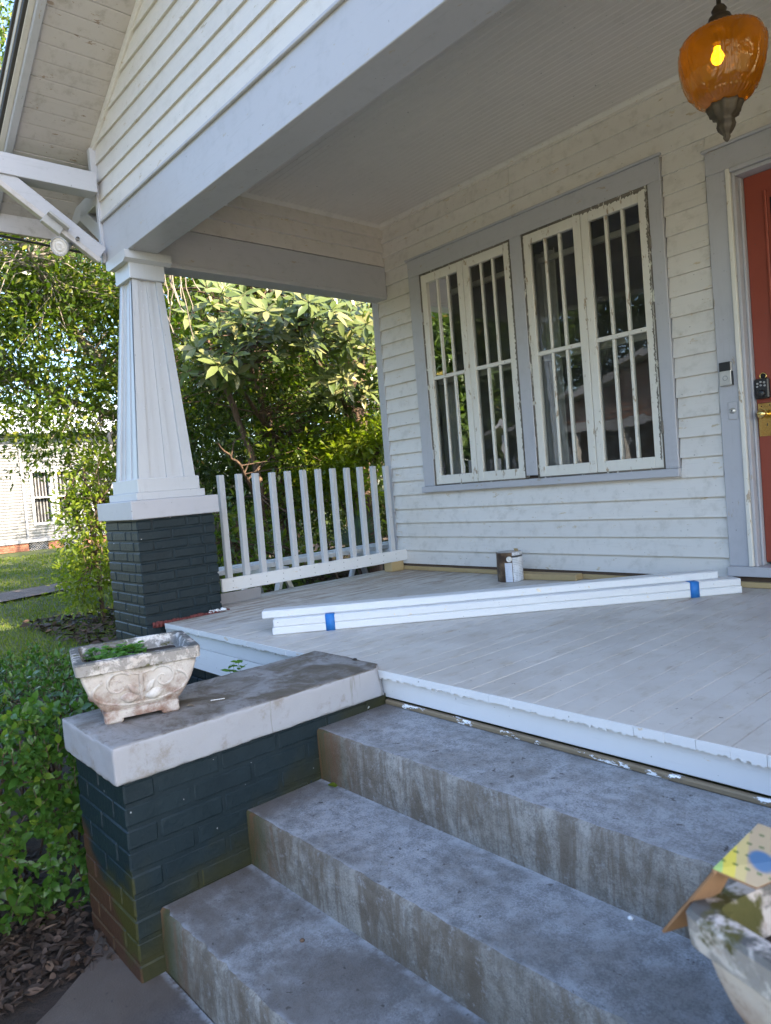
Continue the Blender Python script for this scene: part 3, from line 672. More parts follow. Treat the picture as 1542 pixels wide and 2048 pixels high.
# ---- porch beams
bx('front_beam', (-3.11, 6.9), (.0375, .2196), (2.1745, 2.4395), 'trim_x', HS, .003)
bx('beam_drip', (-3.112, 6.9), (.021, .0373), (2.432, 2.4495), 'trim_x', HS, .003)
bx('end_post', (-3.150, -3.113), (.018, .20), (2.19, 2.62), 'trim_z', HS, .003)
SB = bx('side_beam', (-2.988, -2.841), (.222, WY-.018), (2.128, 2.372), 'trim_y', HS, .003)
bx('beam_bead', (-2.8405, -2.834), (.222, WY-.018), (2.150, 2.158), 'trim_y', HS, .002)
a = Acc(); acc_box(a, (-2.97, -2.875), (.222, WY-.018), (2.373, 2.74)); FZ = a.obj('side_frieze', 'siding_y', HS)
for i in range(3):
    z0 = 2.376+i*.1092; z1 = min(z0+.1092, 2.70)
    prism('frieze_board', [(-2.838, z0), (-2.874, z0), (-2.874, z1), (-2.866, z1)], 'y', .222, WY-.017, 'siding_y', FZ)
prism('cove_moulding', [(-2.868, 2.672), (-2.868, 2.7), (-2.835, 2.7)], 'y', .222, WY-.017, 'siding_y', FZ)
prism('cove_moulding', [(WY-.017, 2.678), (WY-.017, 2.7), (WY-.042, 2.7)], 'x', -2.86, 2.5, 'siding', FW)
bx('inner_frieze', (-2.87, 6.9), (.200, .2195), (2.44, 2.70), 'ceiling', HS)
# ---- ceiling of beaded boards
CE = bx('porch_ceiling', (-2.9, 6.95), (.2, WY), (2.712, 2.74), 'darkwood', HS)
y = .2200; i = 0
while y < WY-.02:
    wb = .0415; y1 = min(y+wb, WY-.001)
    prism('ceiling_board', [(y, 2.7115), (y, 2.7035), (y+.005, 2.7), (y1-.0035, 2.7), (y1, 2.7045), (y1, 2.7115)], 'x', -2.868, 2.6, 'ceiling', CE); y = y1+.0002
# ---- gable
RS = .52; RX0 = -3.165; RZ0 = 2.90
def rz(x): return RZ0+RS*(x-RX0)      # underside of rake
RIDX = 2.0; RIDZ = rz(RIDX)
GW = mesh('gable_wall', [(-3.13, .0455, 2.44), (7.13, .0455, 2.44), (7.13, .0455, 2.93), (RIDX, .0455, RIDZ), (-3.13, .0455, 2.93), (-3.13, .12, 2.44), (7.13, .12, 2.44), (7.13, .12, 2.93), (RIDX, .12, RIDZ), (-3.13, .12, 2.93)], [(0, 1, 2, 3, 4), (5, 6, 7, 8, 9), (0, 1, 6, 5), (0, 4, 9, 5), (1, 2, 7, 6)], 'darkwood', HS)
z = 2.450; k = 0; chs = .1115
while z < 3.95:
    zt = z+chs
    xa = -3.115 if z < 2.86 else RX0+(z-RZ0)/RS+.02; xb = -3.115 if zt < 2.90 else RX0+(zt-RZ0)/RS+.02
    j = random.uniform(-.001, .001)
    poly = [(.0455-.018+j, z), (.0455-.006, z), (.0450, z+chs*.5), (.0450, zt+.004), (.0455-.0045, zt+.004)]
    prism('siding_board', poly, 'x', [xa, xa, (xa+xb)/2, xb, xb], 1.5, 'gable', GW); z = zt; k += 1
# rake frieze strip where siding meets soffit
ang = math.atan(RS); sx_, sz_ = math.cos(ang), math.sin(ang)
def slopeM(x, y, dz=0): return T(x, y, rz(x)+dz) @ Matrix.Rotation(-ang, 4, 'Y')
Lr = 6.2/sx_
bx('corner_post', (-3.158, -3.116), (.0, .045), (2.62, 2.885), 'trim_z', HS, .003)
RF = link('roof', None, T(RIDX, 0, RIDZ), HS)
link('rake_moulding', chamfer(5.0/sx_, .022, .045, .003, 'gable'), slopeM(-3.165+2.5, .030, -.026), RF)
# soffit boards (run along y), down-slope sequence
s = -.62; i = 0
while s < 1.75:
    x = RX0+s*sx_+.0; wd = .098
    y0, y1 = (-.392, .040) if x > -3.17 else (-.392, 12.9)
    me = chamfer(wd-.002, y1-y0, .016, .0025, 'soffit')
    link('soffit_board', me, T(x+wd/2*sx_, (y0+y1)/2, rz(x+wd/2*sx_)+.008+random.uniform(-.001, .001)) @ Matrix.Rotation(-ang, 4, 'Y'), RF); s += wd; i += 1
link('soffit_board', chamfer((RIDX+1.64)/sx_, .432, .016, .002, 'soffit'), T((RIDX-1.64)/2, -.176, rz((RIDX-1.64)/2)+.008) @ Matrix.Rotation(-ang, 4, 'Y'), RF)
# roof decks (both slopes)
for sg in (1, -1):
    Ls = (RIDX+3.75)/sx_; xm = (RIDX-3.75)/2; zz = rz(xm)+.05
    m = T(xm, 6.24, zz) @ Matrix.Rotation(-ang, 4, 'Y')
    if sg < 0: m = T(2*RIDX-xm, 6.24, zz) @ Matrix.Rotation(ang, 4, 'Y')
    link('roof_slope', chamfer(Ls, 13.44, .05, .003, 'shingle'), m, RF)
# rake fascia, stepped out
def rake(y0, y1, d0, d1, mat, nm='rake_fascia'):
    L = (RIDX+3.70)/sx_; xm = (RIDX-3.70)/2; dz = (d0+d1)/2
    n = Vector((-sz_, 0, sx_)); m = Matrix.Rotation(-ang, 4, 'Y'); m.translation = Vector((xm, (y0+y1)/2, rz(xm)))+n*dz
    link(nm, chamfer(L, abs(y1-y0), d1-d0, .002, mat), m, RF)
rake(-.432, -.3925, -.020, .075, 'trim_x'); rake(-.462, -.4325, .012, .085, 'gable'); rake(-.485, -.4625, .050, .092, 'gable'); rake(-.500, -.4855, .078, .100, 'shingle', 'drip_edge')
# side eave fascia
bx('eave_fascia', (-3.735, -3.708), (-.46, 12.9), (2.50, rz(-3.72)+.05), 'soffit', RF, .002)
# outlook + braces
bx('outlook', (-3.150, -3.040), (-.68, -.001), (2.585, 2.706), 'trim_y', HS, .003)
def beam3(name, A, B, w_, h_, mat, parent, **kw):
    A, B = Vector(A), Vector(B); d = B-A; q = d.to_track_quat('X', 'Z'); m = q.to_matrix().to_4x4(); m.translation = (A+B)/2
    return link(name, chamfer(d.length, w_, h_, .003, mat), m, parent, **kw)
beam3('brace', (-3.095, -.575, 2.625), (-3.095, -.002, 2.225), .085, .085, 'trim_y', HS)
beam3('brace_batten', (-3.060, -.56, 2.552), (-3.060, -.02, 2.178), .022, .030, 'soffit', HS); beam3('conduit_cover', (-3.055, -.330, 2.380), (-3.055, -.235, 2.314), .040, .050, 'lampbody', HS)
bx('outlook', (-3.66, -3.151), (.050, .135), (2.585, 2.69), 'trim_x', HS, .003)
beam3('brace', (-3.50, .09, 2.62), (-3.15, .09, 2.36), .08, .085, 'trim_x', HS)
# ------------------------------------------------------------------ deck
DK = link('porch_deck', None, T(0, 1, 0), HS)
bx('deck_frame', (-3.02, 6.9), (.03, WY), (-.10, -.024), 'darkwood', DK, .001) if False else None
a = Acc(); acc_box(a, (-2.66, 6.9), (.04, WY), (-.12, -.0225)); acc_box(a, (-3.02, -2.66), (.40, WY), (-.12, -.0225)); a.obj('deck_frame', 'darkwood', DK)
x = -3.035; bw = .083; i = 0
while x < 2.4:
    y0 = .386 if x < -2.645 else -.018+random.uniform(-.003, .003)
    h = random.uniform(-.0006, .0006)
    X_ = (x, x+bw-.0016)
    if x < -2.645 < x+bw: X_ = (x, x+bw-.0015)
    bx('deck_board', X_, (y0, WY-.014), (-.022, h), 'deck', DK, .0018); x += bw; i += 1
# white nosing: one ragged lip per board end, then fascia boards
x = -2.62
while x < 1.6:
    dz = random.uniform(0, .006); 
    n_ = 21; xs_ = np.linspace(x+.0002, x+bw-.0002-random.choice((0, 0, .0012)), n_); zb_ = -.021-np.abs(rng.normal(0, .0022, n_))-.004*(np.repeat(rng.random(7), 3) < .35)-(rng.random(n_) < .25)*.003; yf = -.0215-random.uniform(0, .0016); V_ = [(q, yy_, zz_) for q, b_ in zip(xs_, zb_) for (yy_, zz_) in ((yf, b_), (yf, .0008), (-.0185, .0012), (-.0185, b_))]
    F_ = [(4*i+k, 4*i+(k+1) % 4, 4*i+4+(k+1) % 4, 4*i+4+k) for i in range(n_-1) for k in range(4)]+[(0, 1, 2, 3), tuple(range(4*n_-4, 4*n_))]
    mesh('nosing', V_, F_, 'white_x', DK); x += bw
FA = bx('fascia_board', (-2.655, 2.2), (-.004, .021), (-.1025, -.0232), 'white_x', DK, .002)
prism('skirt_board', [(-.012, -.215), (.02, -.215), (.02, -.104), (-.004, -.104)], 'x', -2.655, -1.142, 'white_x', DK)
bx('trim_strip', (-.735, .935), (-.014, .006), (-.1275, -.110), 'oldlumber', DK, .004)
FD = link('foundation', chamfer(1.50, .08, .5, .002, 'teal'), T(-1.91, .065, -.47), DK)
for c in range(4):
    zt = -.217-c*.0655; x = -2.655-(c % 2)*.1
    while x < -1.15:
        xa, xb = max(x, -2.655), min(x+.2, -1.143)
        if xb-xa > .03: bx('brick', (xa, xb), (.012, .03), (zt-.057, zt), 'teal', FD, .004)
        x += .209
# broken edge strip of old red paint at the pier foot
RDV = Acc(); n = 40
for i in range(n):
    yy = -.075+i*.0121; ww = random.uniform(.010, .03); acc_box(RDV, (-2.667, -2.667+ww), (yy, yy+.0125), (-.02, random.uniform(.004, .014)))
RDV.obj('old_paint_edge', 'redbrick_strip', DK)
# ------------------------------------------------------------------ picket panel
RP = thing('picket_panel', (-2.9, 1.3, 0), 'unfinished white picket railing panel standing between the brick pier and the house wall', 'railing')
mrail = Matrix.Translation((-2.866, 1.308, .1215)) @ Matrix.Rotation(-.002, 4, 'X')
link('bottom_rail', chamfer(.020, 1.648, .086, .003, 'white_y'), mrail, RP)
for i in range(12):
    y = .563+i*.1308+random.uniform(-.003, .003); t = random.uniform(-.006, .006)
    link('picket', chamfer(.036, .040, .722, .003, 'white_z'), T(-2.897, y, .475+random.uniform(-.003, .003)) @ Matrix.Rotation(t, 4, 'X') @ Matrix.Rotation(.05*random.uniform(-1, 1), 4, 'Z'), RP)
nailm = chamfer(.003, .006, .006, .001, 'greyboard')
for i in range(12):
    for zz in (.100, .140): link('nail_head', nailm, T(-2.8555, .563+i*.1308+random.uniform(-.006, .006), zz+random.uniform(-.004, .004)), RP)
bx('wood_block', (-2.955, -2.865), (1.955, 2.085), (.0008, .0775), 'lumber', None, .003, label='short yellow pine block propping the picket panel beside the house wall', cat='wood block')
link('offcut', chamfer(.012, .34, .074, .002, 'greyboard'), T(-2.852, .590, .0385) @ Matrix.Rotation(.04, 4, 'Y'), None, 'grey offcut with a dab of white paint leaning under the picket panel beside the pier', 'offcut')
# ------------------------------------------------------------------ taped boards
d = Vector((.630, .776, 0)).normalized(); nrm = Vector((-d.y, d.x, 0))
def plank(x, y, z, L, slip, label):
    p = Vector((x, y, z))+d*(L/2+slip)+nrm*.0445
    m = Matrix((d, nrm, Vector((0, 0, 1)))).transposed().to_4x4(); m.translation = p+Vector((0, 0, .019))
    return link('white_board', chamfer(L, .089, .0375, .0045, 'white_board'), m, None, label, 'board', 'freshly painted boards lying on the porch')
M['white_board'] = paint('white_board_paint', (.66, .67, .68), 'x', .05, (.5, .45, .38), .32, .03, (.4, .34, .26), .15, .03)
plank(-1.697, .117, .001, 2.345, 0, 'white board at the bottom of the taped stack on the porch floor')
plank(-1.697, .117, .0392, 2.335, .006, 'white board in the middle of the taped stack, between two others')
plank(-1.725, .152, .0774, 2.30, -.06, 'loose white board on top of the taped stack, shifted towards the picket panel')
for (t0, lb) in ((.262, 'blue tape band round the end of the boards nearer the planter'), (2.08, 'blue tape band round the end of the boards nearer the door')):
    a = Acc(); O = Vector((-1.697, .117, 0)); w_ = .045
    for (u0, u1, z0, z1) in ((-.0025, -.0008, .0, .0785), (.0, .05, .0772, .0788)):
        P = [O+d*(t0+dx)+nrm*u+Vector((0, 0, z)) for dx in (0, w_) for u in (u0, u1) for z in (z0, z1)]
        a.add([tuple(p) for p in P], [(0, 1, 3, 2), (4, 6, 7, 5), (0, 4, 5, 1), (2, 3, 7, 6), (0, 2, 6, 4), (1, 5, 7, 3)])
    a.obj('blue_tape', 'tape', None, label=lb, cat='tape')
# ------------------------------------------------------------------ stain can
def m_can():
    g = G('can_label'); tc = g.n('TexCoord').outputs['Object']; x, y, z = g.xyz(tc)
    ang_ = g.math('ARCTAN2', y, x)
    dark = g.mix(g.ramp(g.noise(18, 4, vec=tc), .4, .65), (.055, .032, .02), (.16, .10, .055))
    wht = (.66, .67, .70)
    right = g.math('GREATER_THAN', ang_, -1.02)
    line = g.math('MULTIPLY', g.math('GREATER_THAN', g.math('FRACT', g.math('MULTIPLY', z, 95)), .62), g.math('GREATER_THAN', g.noise(60, 1, vec=g.scale(tc, (1, 1, .3))), .46))
    col = g.mix(right, dark, g.mix(g.math('MULTIPLY', line, .65), wht, (.25, .26, .28)))
    blk = g.math('MULTIPLY', right, g.math('MULTIPLY', g.math('GREATER_THAN', z, .158), g.math('LESS_THAN', z, .170))); col = g.mix(blk, col, (.05, .05, .05))
    inr = g.math('MULTIPLY', g.math('MULTIPLY', g.math('GREATER_THAN', ang_, -1.62), g.math('LESS_THAN', ang_, -1.07)), g.math('LESS_THAN', z, .125))
    col = g.mix(inr, col, g.mix(g.math('MULTIPLY', line, .25), (.60, .62, .68), (.3, .3, .35)))
    return g.done(g.bsdf(col, .35))
M['can'] = m_can()
CN = thing('stain_can', (-1.655, 1.905, 0), 'brown and white metal can of wood stain standing near the house wall', 'paint can', rz=.0)
V, F = lathe([(0, .001), (.082, .001), (.084, .004), (.083, .008), (.083, .182), (.085, .186), (.085, .190), (.081, .190), (.080, .186), (.0, .186)], 40)
mesh('can_body', V, F, 'can', CN, WD[CN.name] @ Matrix.Rotation(.35, 4, 'Z'), True)
V, F = lathe([(0, .195), (.012, .195), (.014, .191), (.060, .190), (.078, .190), (.0785, .1865)], 32); mesh('lid', V, F, 'lampbody', CN, WD[CN.name], True)
cam_a = math.atan2(EYE.y-1.905, EYE.x+1.655)
V, F = lathe([(0, .005), (.005, .006), (.007, .003), (.012, .003), (.014, .005), (.0185, .001)], 24)
mm = T(-1.655+.084*math.cos(cam_a-.02), 1.905+.084*math.sin(cam_a-.02), .148) @ Matrix.Rotation(cam_a, 4, 'Z') @ Matrix.Rotation(math.pi/2, 4, 'Y'); mesh('handle_boss', V, F, 'nickel', CN, mm, True)
obox('torn_flap', (.032, .004, .020), T(-1.615, 1.93, .199) @ Matrix.Rotation(.4, 4, 'X'), 'cardboard' if 'cardboard' in M else 'lumber', CN, .001)
obox('lumber_block', (.385, .085, .038), T(-1.425, 2.025, .0200) @ Matrix.Rotation(.12, 4, 'Z'), 'lumber', None, .003, label='short piece of yellow lumber lying against the wall right of the can', cat='lumber')
# ------------------------------------------------------------------ hanging lamp
LX, LY, LDZ = .198, 1.03, -.028
LM = thing('pendant_lamp', (LX, LY, 1.80), 'amber glass pendant lamp hanging from the porch ceiling', 'lamp')
def Lz(z): return z
zt, zb = 2.235, 1.975
prof = []; nz = 60
for i in range(nz+1):
    t = i/nz; zz = zb+(zt-zb)*t
    # slender at foot, fullest at two thirds
    r = np.interp(t, [0, .03, .10, .22, .40, .60, .74, .86, .93, .97, 1.0], [.050, .068, .092, .116, .134, .144, .146, .139, .124, .102, .064]); prof.append((float(r), zz))
def relief(i, th, r, z):
    t = (z-zb)/(zt-zb); u = ((th/(2*math.pi)*6) % 1)-.5; d = 0
    for k, (hw, amp) in enumerate(((.40, .0030), (.31, .0025))):
        top = .88-k*.03; bot = .16+k*.04
        if bot < t < top:
            wloc = hw*min(1, math.sqrt(max(0, 1-((t-.52)/.36)**4))+.0)
            e = abs(abs(u)-wloc)
            if e < .045: d += 1.9*amp*(1-e/.045)
    if .90 < t < .955: d += .005*abs(math.sin(th*30))
    if .05 < t < .12: d += .003*abs(math.sin(th*18))
    if abs(abs(u)-.5) < .03 and .1 < t < .9: d += .002
    if .45 < t < .62 and abs(u) < .24: d += .0035*(math.sin(u*90)*math.sin(t*170))
    return d
V, F = lathe(prof, 180, relief); mesh('glass_globe', V, F, 'amber', LM, T(LX, LY, LDZ), True)
V, F = lathe([(.0, 2.345), (.008, 2.345), (.008, 2.33), (.018, 2.325), (.026, 2.312), (.020, 2.298), (.036, 2.288), (.042, 2.272), (.040, 2.255), (.030, 2.243), (.062, 2.240), (.074, 2.232), (.070, 2.222), (.0, 2.222)], 40, lambda i, th, r, z: .003*math.sin(th*10) if 8 < i < 13 else 0)
mesh('lamp_crown', V, F, 'bronze', LM, T(LX, LY, LDZ), True)
V, F = lathe([(.0, 1.985), (.040, 1.990), (.056, 1.985), (.060, 1.972), (.055, 1.962), (.050, 1.952), (.047, 1.940), (.030, 1.930), (.029, 1.918), (.032, 1.906), (.028, 1.893), (.018, 1.880), (.010, 1.872), (.012, 1.864), (.006, 1.853), (0, 1.848)], 40, lambda i, th, r, z: (.004*math.sin(th*9)+.002*math.sin(th*23)) if 1 < i < 7 else .0015*math.sin(th*8))
mesh('finial', V, F, 'bronze', LM, T(LX, LY, LDZ), True)
ch = Acc()
for k in range(15):
    zc = 2.357+k*.0235; th = np.linspace(0, 2*math.pi, 13); a_ = (k % 2)*math.pi/2
    P = [(.007*math.cos(q)*math.cos(a_), .007*math.cos(q)*math.sin(a_), zc+.0145*math.sin(q)) for q in th]; ch.add(*tube_np(P, .0022, 6))
ch.add(*tube_np([(0, 0, 2.34), (.004, 0, 2.5), (0, 0, 2.728)], .003, 6))
ch.obj('chain', 'bronze', LM, True, T(LX, LY, LDZ))
V, F = lathe([(0, 2.105), (.012, 2.108), (.022, 2.120), (.026, 2.135), (.022, 2.152), (.013, 2.168), (.012, 2.18)], 24); mesh('bulb', V, F, 'bulb', LM, T(LX-.01, LY-.012, .018+LDZ+.42) @ Matrix.Scale(.80, 4), True)
V, F = lathe([(.014, 2.195), (.015, 2.24), (0, 2.24)], 16); mesh('socket', V, F, 'lampbody', LM, T(LX-.01, LY-.012, LDZ), True)
# ------------------------------------------------------------------ flood light under the brace
FL = thing('flood_light', (-3.03, -.16, 2.25), 'round grey floodlight mounted under the corner brace beside the column', 'floodlight')
aim = Vector((.62, -.70, -.35)).normalized(); q = aim.to_track_quat('Z', 'Y').to_matrix().to_4x4()
c0 = Vector((-3.055, -.250, 2.228))
mq = q.copy(); mq.translation = c0
V, F = lathe([(0, -.11), (.018, -.108), (.024, -.08), (.030, -.05), (.050, -.012), (.054, .0), (.054, .008), (.049, .010), (.047, .002)], 32); mesh('housing', V, F, 'lampbody', FL, mq, True)
V, F = lathe([(.047, .003), (.040, .006), (.030, .004), (.020, .008), (.008, .006), (0, .008)], 32, lambda i, th, r, z: .002*math.sin(th*12)); mesh('lens', V, F, 'lens', FL, mq, False)
a = Acc(); a.add(*tube_np([tuple(c0-aim*.10), tuple(c0-aim*.12+Vector((0, .02, .02))), (-3.03, -.15, 2.285)], .011, 8)); a.obj('mounting_arm', 'lampbody', FL, True)
beam3('mounting_plate', (-3.022, -.31, 2.404), (-3.022, -.20, 2.328), .05, .016, 'lampbody', FL)
# old hook on the column
hk = Acc(); P = [(-2.985, -.075, 1.130), (-2.978, -.095, 1.128), (-2.962, -.107, 1.112), (-2.948, -.108, 1.085), (-2.943, -.100, 1.058)]
hk.add(*tube_np(P, [.006, .009, .011, .011, .009], 8)); hk.obj('curled_hook', 'bark_pale', None, True, label='curled beige hook on the front face of the white column', cat='hook')
# overhead cable by the eave
cb = Acc(); cb.add(*tube_np([(-3.70, -.9, 2.50), (-3.72, 0, 2.452), (-3.74, 1.2, 2.42), (-3.8, 4, 2.40)], .008, 6)); cb.obj('cable', 'cable', None, True, label='thin black cable running under the side eave', cat='cable')
# ------------------------------------------------------------------ planters
def planter(loc, ang, label, name='planter'):
    B = T(*loc) @ Matrix.Rotation(ang, 4, 'Z')
    P = link(name, None, B, None, label, 'planter')
    # local x: outward depth, y: long side; front relief faces +x
    def level(hx, hy, z, n=24, pw=22):
        out = []
        for k in range(4*n):
            th = 2*math.pi*(k+.5)/(4*n); c, s_ = math.cos(th), math.sin(th); e = 2/pw
            out.append((hx*math.copysign(abs(c)**e, c), hy*math.copysign(abs(s_)**e, s_), z))
        return out
    prof = [(.094, .105, .013), (.100, .112, .015), (.102, .114, .036), (.096, .108, .040), (.106, .120, .052), (.121, .138, .080), (.133, .154, .110), (.141, .165, .140), (.147, .173, .170), (.149, .176, .172), (.157, .184, .175), (.159, .186, .206), (.156, .183, .212)]
    L = [level(a_, b_, z_) for a_, b_, z_ in prof]
    L += [level(.134, .161, .213), level(.129, .156, .205), level(.120, .145, .17)]
    n = len(L[0]); V = [v for l in L for v in l]; F = [(i*n+k, i*n+(k+1) % n, (i+1)*n+(k+1) % n, (i+1)*n+k) for i in range(len(L)-1) for k in range(n)]
    F.append(tuple(range(n-1, -1, -1)))
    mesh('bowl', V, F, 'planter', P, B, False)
    for sx in (-1, 1):
        for sy in (-1, 1): obox('foot', (.05, .055, .026), B @ T(sx*.074, sy*.085, .0135), 'planter', P, .006)
    soil = level(.122, .147, .172); mesh('soil', soil, [tuple(range(len(soil)))], 'soil', P, B)
    # scroll relief on the two long faces and ends
    def face_pt(u, v, out):   # u along y (-1..1 of local half-length), v height 0..1
        z = .052+v*.115; hx = np.interp(z, [p[2] for p in prof[3:9]], [p[0] for p in prof[3:9]]); return (hx+out, u, z)
    R = Acc()
    def stroke(uv, r0, r1):
        n_ = len(uv); P_ = [face_pt(u, v, -.0012) for u, v in uv]; rad = np.linspace(r0, r1, n_); V_, F_ = tube_np(P_, rad, 8); R.add(V_, F_)
    for sg in (1, -1):
        cu, cv = sg*.066, .66; pts = []
        for t in np.linspace(0, 2.6*math.pi, 60):
            r = .005+.0046*t; pts.append((cu+sg*r*math.cos(t+.6)*1.0, cv+r*math.sin(t+.6)/.115))
        stroke(pts, .0032, .0060)
        e = pts[-1]; arc = [(sg*(.004+.136*math.sin(t)), .50-.48*math.cos(t)+.0) for t in np.linspace(.02, 2.25, 40)]
        stroke(arc, .0045, .0055)
        leafp = [(sg*(.012+.05*t), .18+.20*t-.10*t*t) for t in np.linspace(0, 1, 14)]; 
        P_ = [face_pt(u, v, -.003) for u, v in leafp]; V_, F_ = tube_np(P_, .017*np.sin(np.linspace(.3, 2.9, 14))+.002, 10); R.add(V_, F_)
        lp2 = [(sg*(.010+.030*t), .30+.34*t) for t in np.linspace(0, 1, 12)]; P_ = [face_pt(u, v, -.003) for u, v in lp2]; V_, F_ = tube_np(P_, .009*np.sin(np.linspace(.3, 2.9, 12))+.002, 10); R.add(V_, F_)
    stroke([(0, .12), (0, .5), (0, .9)], .006, .010)
    stroke([(-.035, .93), (0, .86), (.035, .93)], .004, .004)
    R.obj('scroll_relief', 'planter', P, True, B)
    R.obj('scroll_relief', 'planter', P, True, B @ Matrix.Rotation(math.pi, 4, 'Z'))
    R.obj('scroll_relief', 'planter', P, True, B @ Matrix.Rotation(-math.pi/2, 4, 'Z') @ Matrix.Scale(1.10, 4, (1, 0, 0)) @ Matrix.Scale(.88, 4, (0, 1, 0)))
    return P, B
PL, PB = planter((-1.014, -.826, .0206), -.262, 'mossy white concrete planter with scroll relief standing on the left wall cap')
PR, QB = planter((1.118, -.890, .0206), -.30, 'out of focus white planter at the lower right, holding a printed cardboard flap')
def weeds(B, n, name, label, cat, spread, zz, size):
    P = []; D = []; Nn = []; L = []; Wd = []
    st = Acc()
    for _ in range(n):
        u, v = random.uniform(-1, 1)*spread[0], random.uniform(-1, 1)*spread[1]; h = random.uniform(.2, 1)*size*1.2
        base = B @ Vector((u, v, zz)); top = base+Vector((random.uniform(-.01, .01), random.uniform(-.01, .01), h)); st.add(*tube_np([tuple(base), tuple(top)], .0008, 4))
        for k in range(random.randint(3, 5)):
            th = random.uniform(0, 6.28); dd = Vector((math.cos(th), math.sin(th), random.uniform(-.1, .5)))
            P.append(top); D.append(dd); Nn.append(Vector((random.uniform(-.3, .3), random.uniform(-.3, .3), 1))); L.append(size*random.uniform(.5, 1)); Wd.append(size*random.uniform(.4, .8))
    root = thing(name, B @ Vector((0, 0, zz)), label, cat)
    V_, F_ = leaves8(np.array(P), np.array(D), np.array(Nn), np.array(L), np.array(Wd)); link('leaves', npmesh('leaves', V_, F_, 'leaf_weed', True), Matrix(), root, kind='stuff')
    st.obj('stems', 'leaf_weed', root, kind='stuff')
weeds(PB @ T(-.01, -.055, 0), 85, 'weed_patch', 'bright green weeds growing inside the mossy planter', 'weeds', (.105, .085), .172, .030)
weeds(T(-1.19, -.36, -.25), 6, 'weed_sprig', 'small green sprig peeping up behind the wall cap', 'weed', (.01, .03), .245, .040)
# printed cardboard hanging out of the right planter
def m_card():
    g = G('printed_card'); tc = g.n('TexCoord').outputs['Object']; x, y, z = g.xyz(tc)
    nz_ = g.xyz(g.geo.outputs['Normal'])[2]
    wv = g.math('ADD', x, g.math('MULTIPLY', g.math('SUBTRACT', g.noise(30, 2, vec=tc), .5), .004)); x = wv
    ck = g.mix(g.math('GREATER_THAN', x, .0085), (.24, .36, .12), (.42, .36, .06)); ck = g.mix(g.math('GREATER_THAN', x, .020), ck, (.36, .30, .14))
    ck = g.mix(g.math('GREATER_THAN', x, .030), ck, (.30, .24, .16))
    tk = g.math('MULTIPLY', g.math('GREATER_THAN', g.math('FRACT', g.math('MULTIPLY', y, 62)), .84), g.math('LESS_THAN', g.math('ABSOLUTE', g.math('SUBTRACT', g.math('FRACT', g.math('MULTIPLY', x, 90)), .75)), .22))
    ck = g.mix(g.math('MULTIPLY', tk, .85), ck, (.03, .08, .02)); ck = g.mix(g.ramp(y, .078, .083), ck, (.05, .20, .05))
    ck = g.mix(g.ramp(g.n('VectorMath', {0: tc, 1: (.043, .030, 0)}, operation='DISTANCE').outputs['Value'], .015, .010), ck, (.05, .11, .21))
    return g.done(g.bsdf(ck, .4))
M['card'] = m_card(); M['kraft'] = flat('kraft_card', (.30, .17, .09), .75)
CB = thing('cardboard_box', (.95, -.93, .25), 'torn open cardboard carton with a green and yellow print lying in the right planter', 'cardboard')
def panel(P4, th, mtop, mbot, nm):
    P4 = [Vector(p) for p in P4]; n_ = (P4[1]-P4[0]).cross(P4[3]-P4[0]).normalized()
    V_ = P4+[p-n_*th for p in P4]; o = P4[0]; ex = (P4[1]-P4[0]).normalized(); ey = n_.cross(ex); m = Matrix((ex, ey, n_)).transposed().to_4x4(); m.translation = o; mi = m.inverted()
    mesh(nm, [mi @ v for v in V_[:4]], [(0, 1, 2, 3)], mtop, CB, m); mesh(nm, [mi @ v for v in [P4[0]-n_*.0004, P4[1]-n_*.0004, P4[2]-n_*.0004, P4[3]-n_*.0004]+V_[4:]], [(0, 1, 2, 3), (4, 5, 6, 7), (0, 1, 5, 4), (1, 2, 6, 5), (2, 3, 7, 6), (3, 0, 4, 7)], mbot, CB, m)
panel([(.950, -1.020, .285), (.985, -1.004, .272), (1.03, -.915, .285), (.962, -.935, .302)], .003, 'card', 'kraft', 'printed_panel')
panel([(.950, -1.020, .2835), (.961, -.990, .288), (.905, -.955, .185), (.872, -.987, .172)], .003, 'kraft', 'kraft', 'side_flap')
# ------------------------------------------------------------------ sawhorses with a board behind the railing
def sawhorse(y, label):
    sh = thing('sawhorse', (-3.6, y, GZ), label, 'sawhorse', 'sawhorses behind the picket panel')
    bx('top_rail', (-3.95, -3.35), (y-.03, y+.03), (.045, .115), 'white_y', sh)
    for sx in (-1, 1):
        for sy in (-1, 1): beam3('leg', (-3.65+sx*.24, y+sy*.02, .06), (-3.65+sx*.30, y+sy*.27, GZ+.02), .05, .035, 'nickel' if sy > 0 else 'white_y', sh)
        beam3('cross_tie', (-3.65+sx*.28, y-.17, -.40), (-3.65+sx*.28, y+.17, -.40), .02, .03, 'white_y', sh)
sawhorse(1.30, 'white legged sawhorse standing on the ground behind the middle of the picket panel'); sawhorse(2.45, 'white legged sawhorse behind the picket panel at the house corner')
bx('long_board', (-3.55, -3.46), (.55, 2.75), (.117, .155), 'white_y', None, label='long white board laid across the sawhorses behind the pickets, nearer the porch', cat='board'); bx('long_board', (-3.85, -3.75), (.45, 2.8), (.117, .14), 'white_y', None, label='long white board across the far ends of the sawhorses', cat='board')
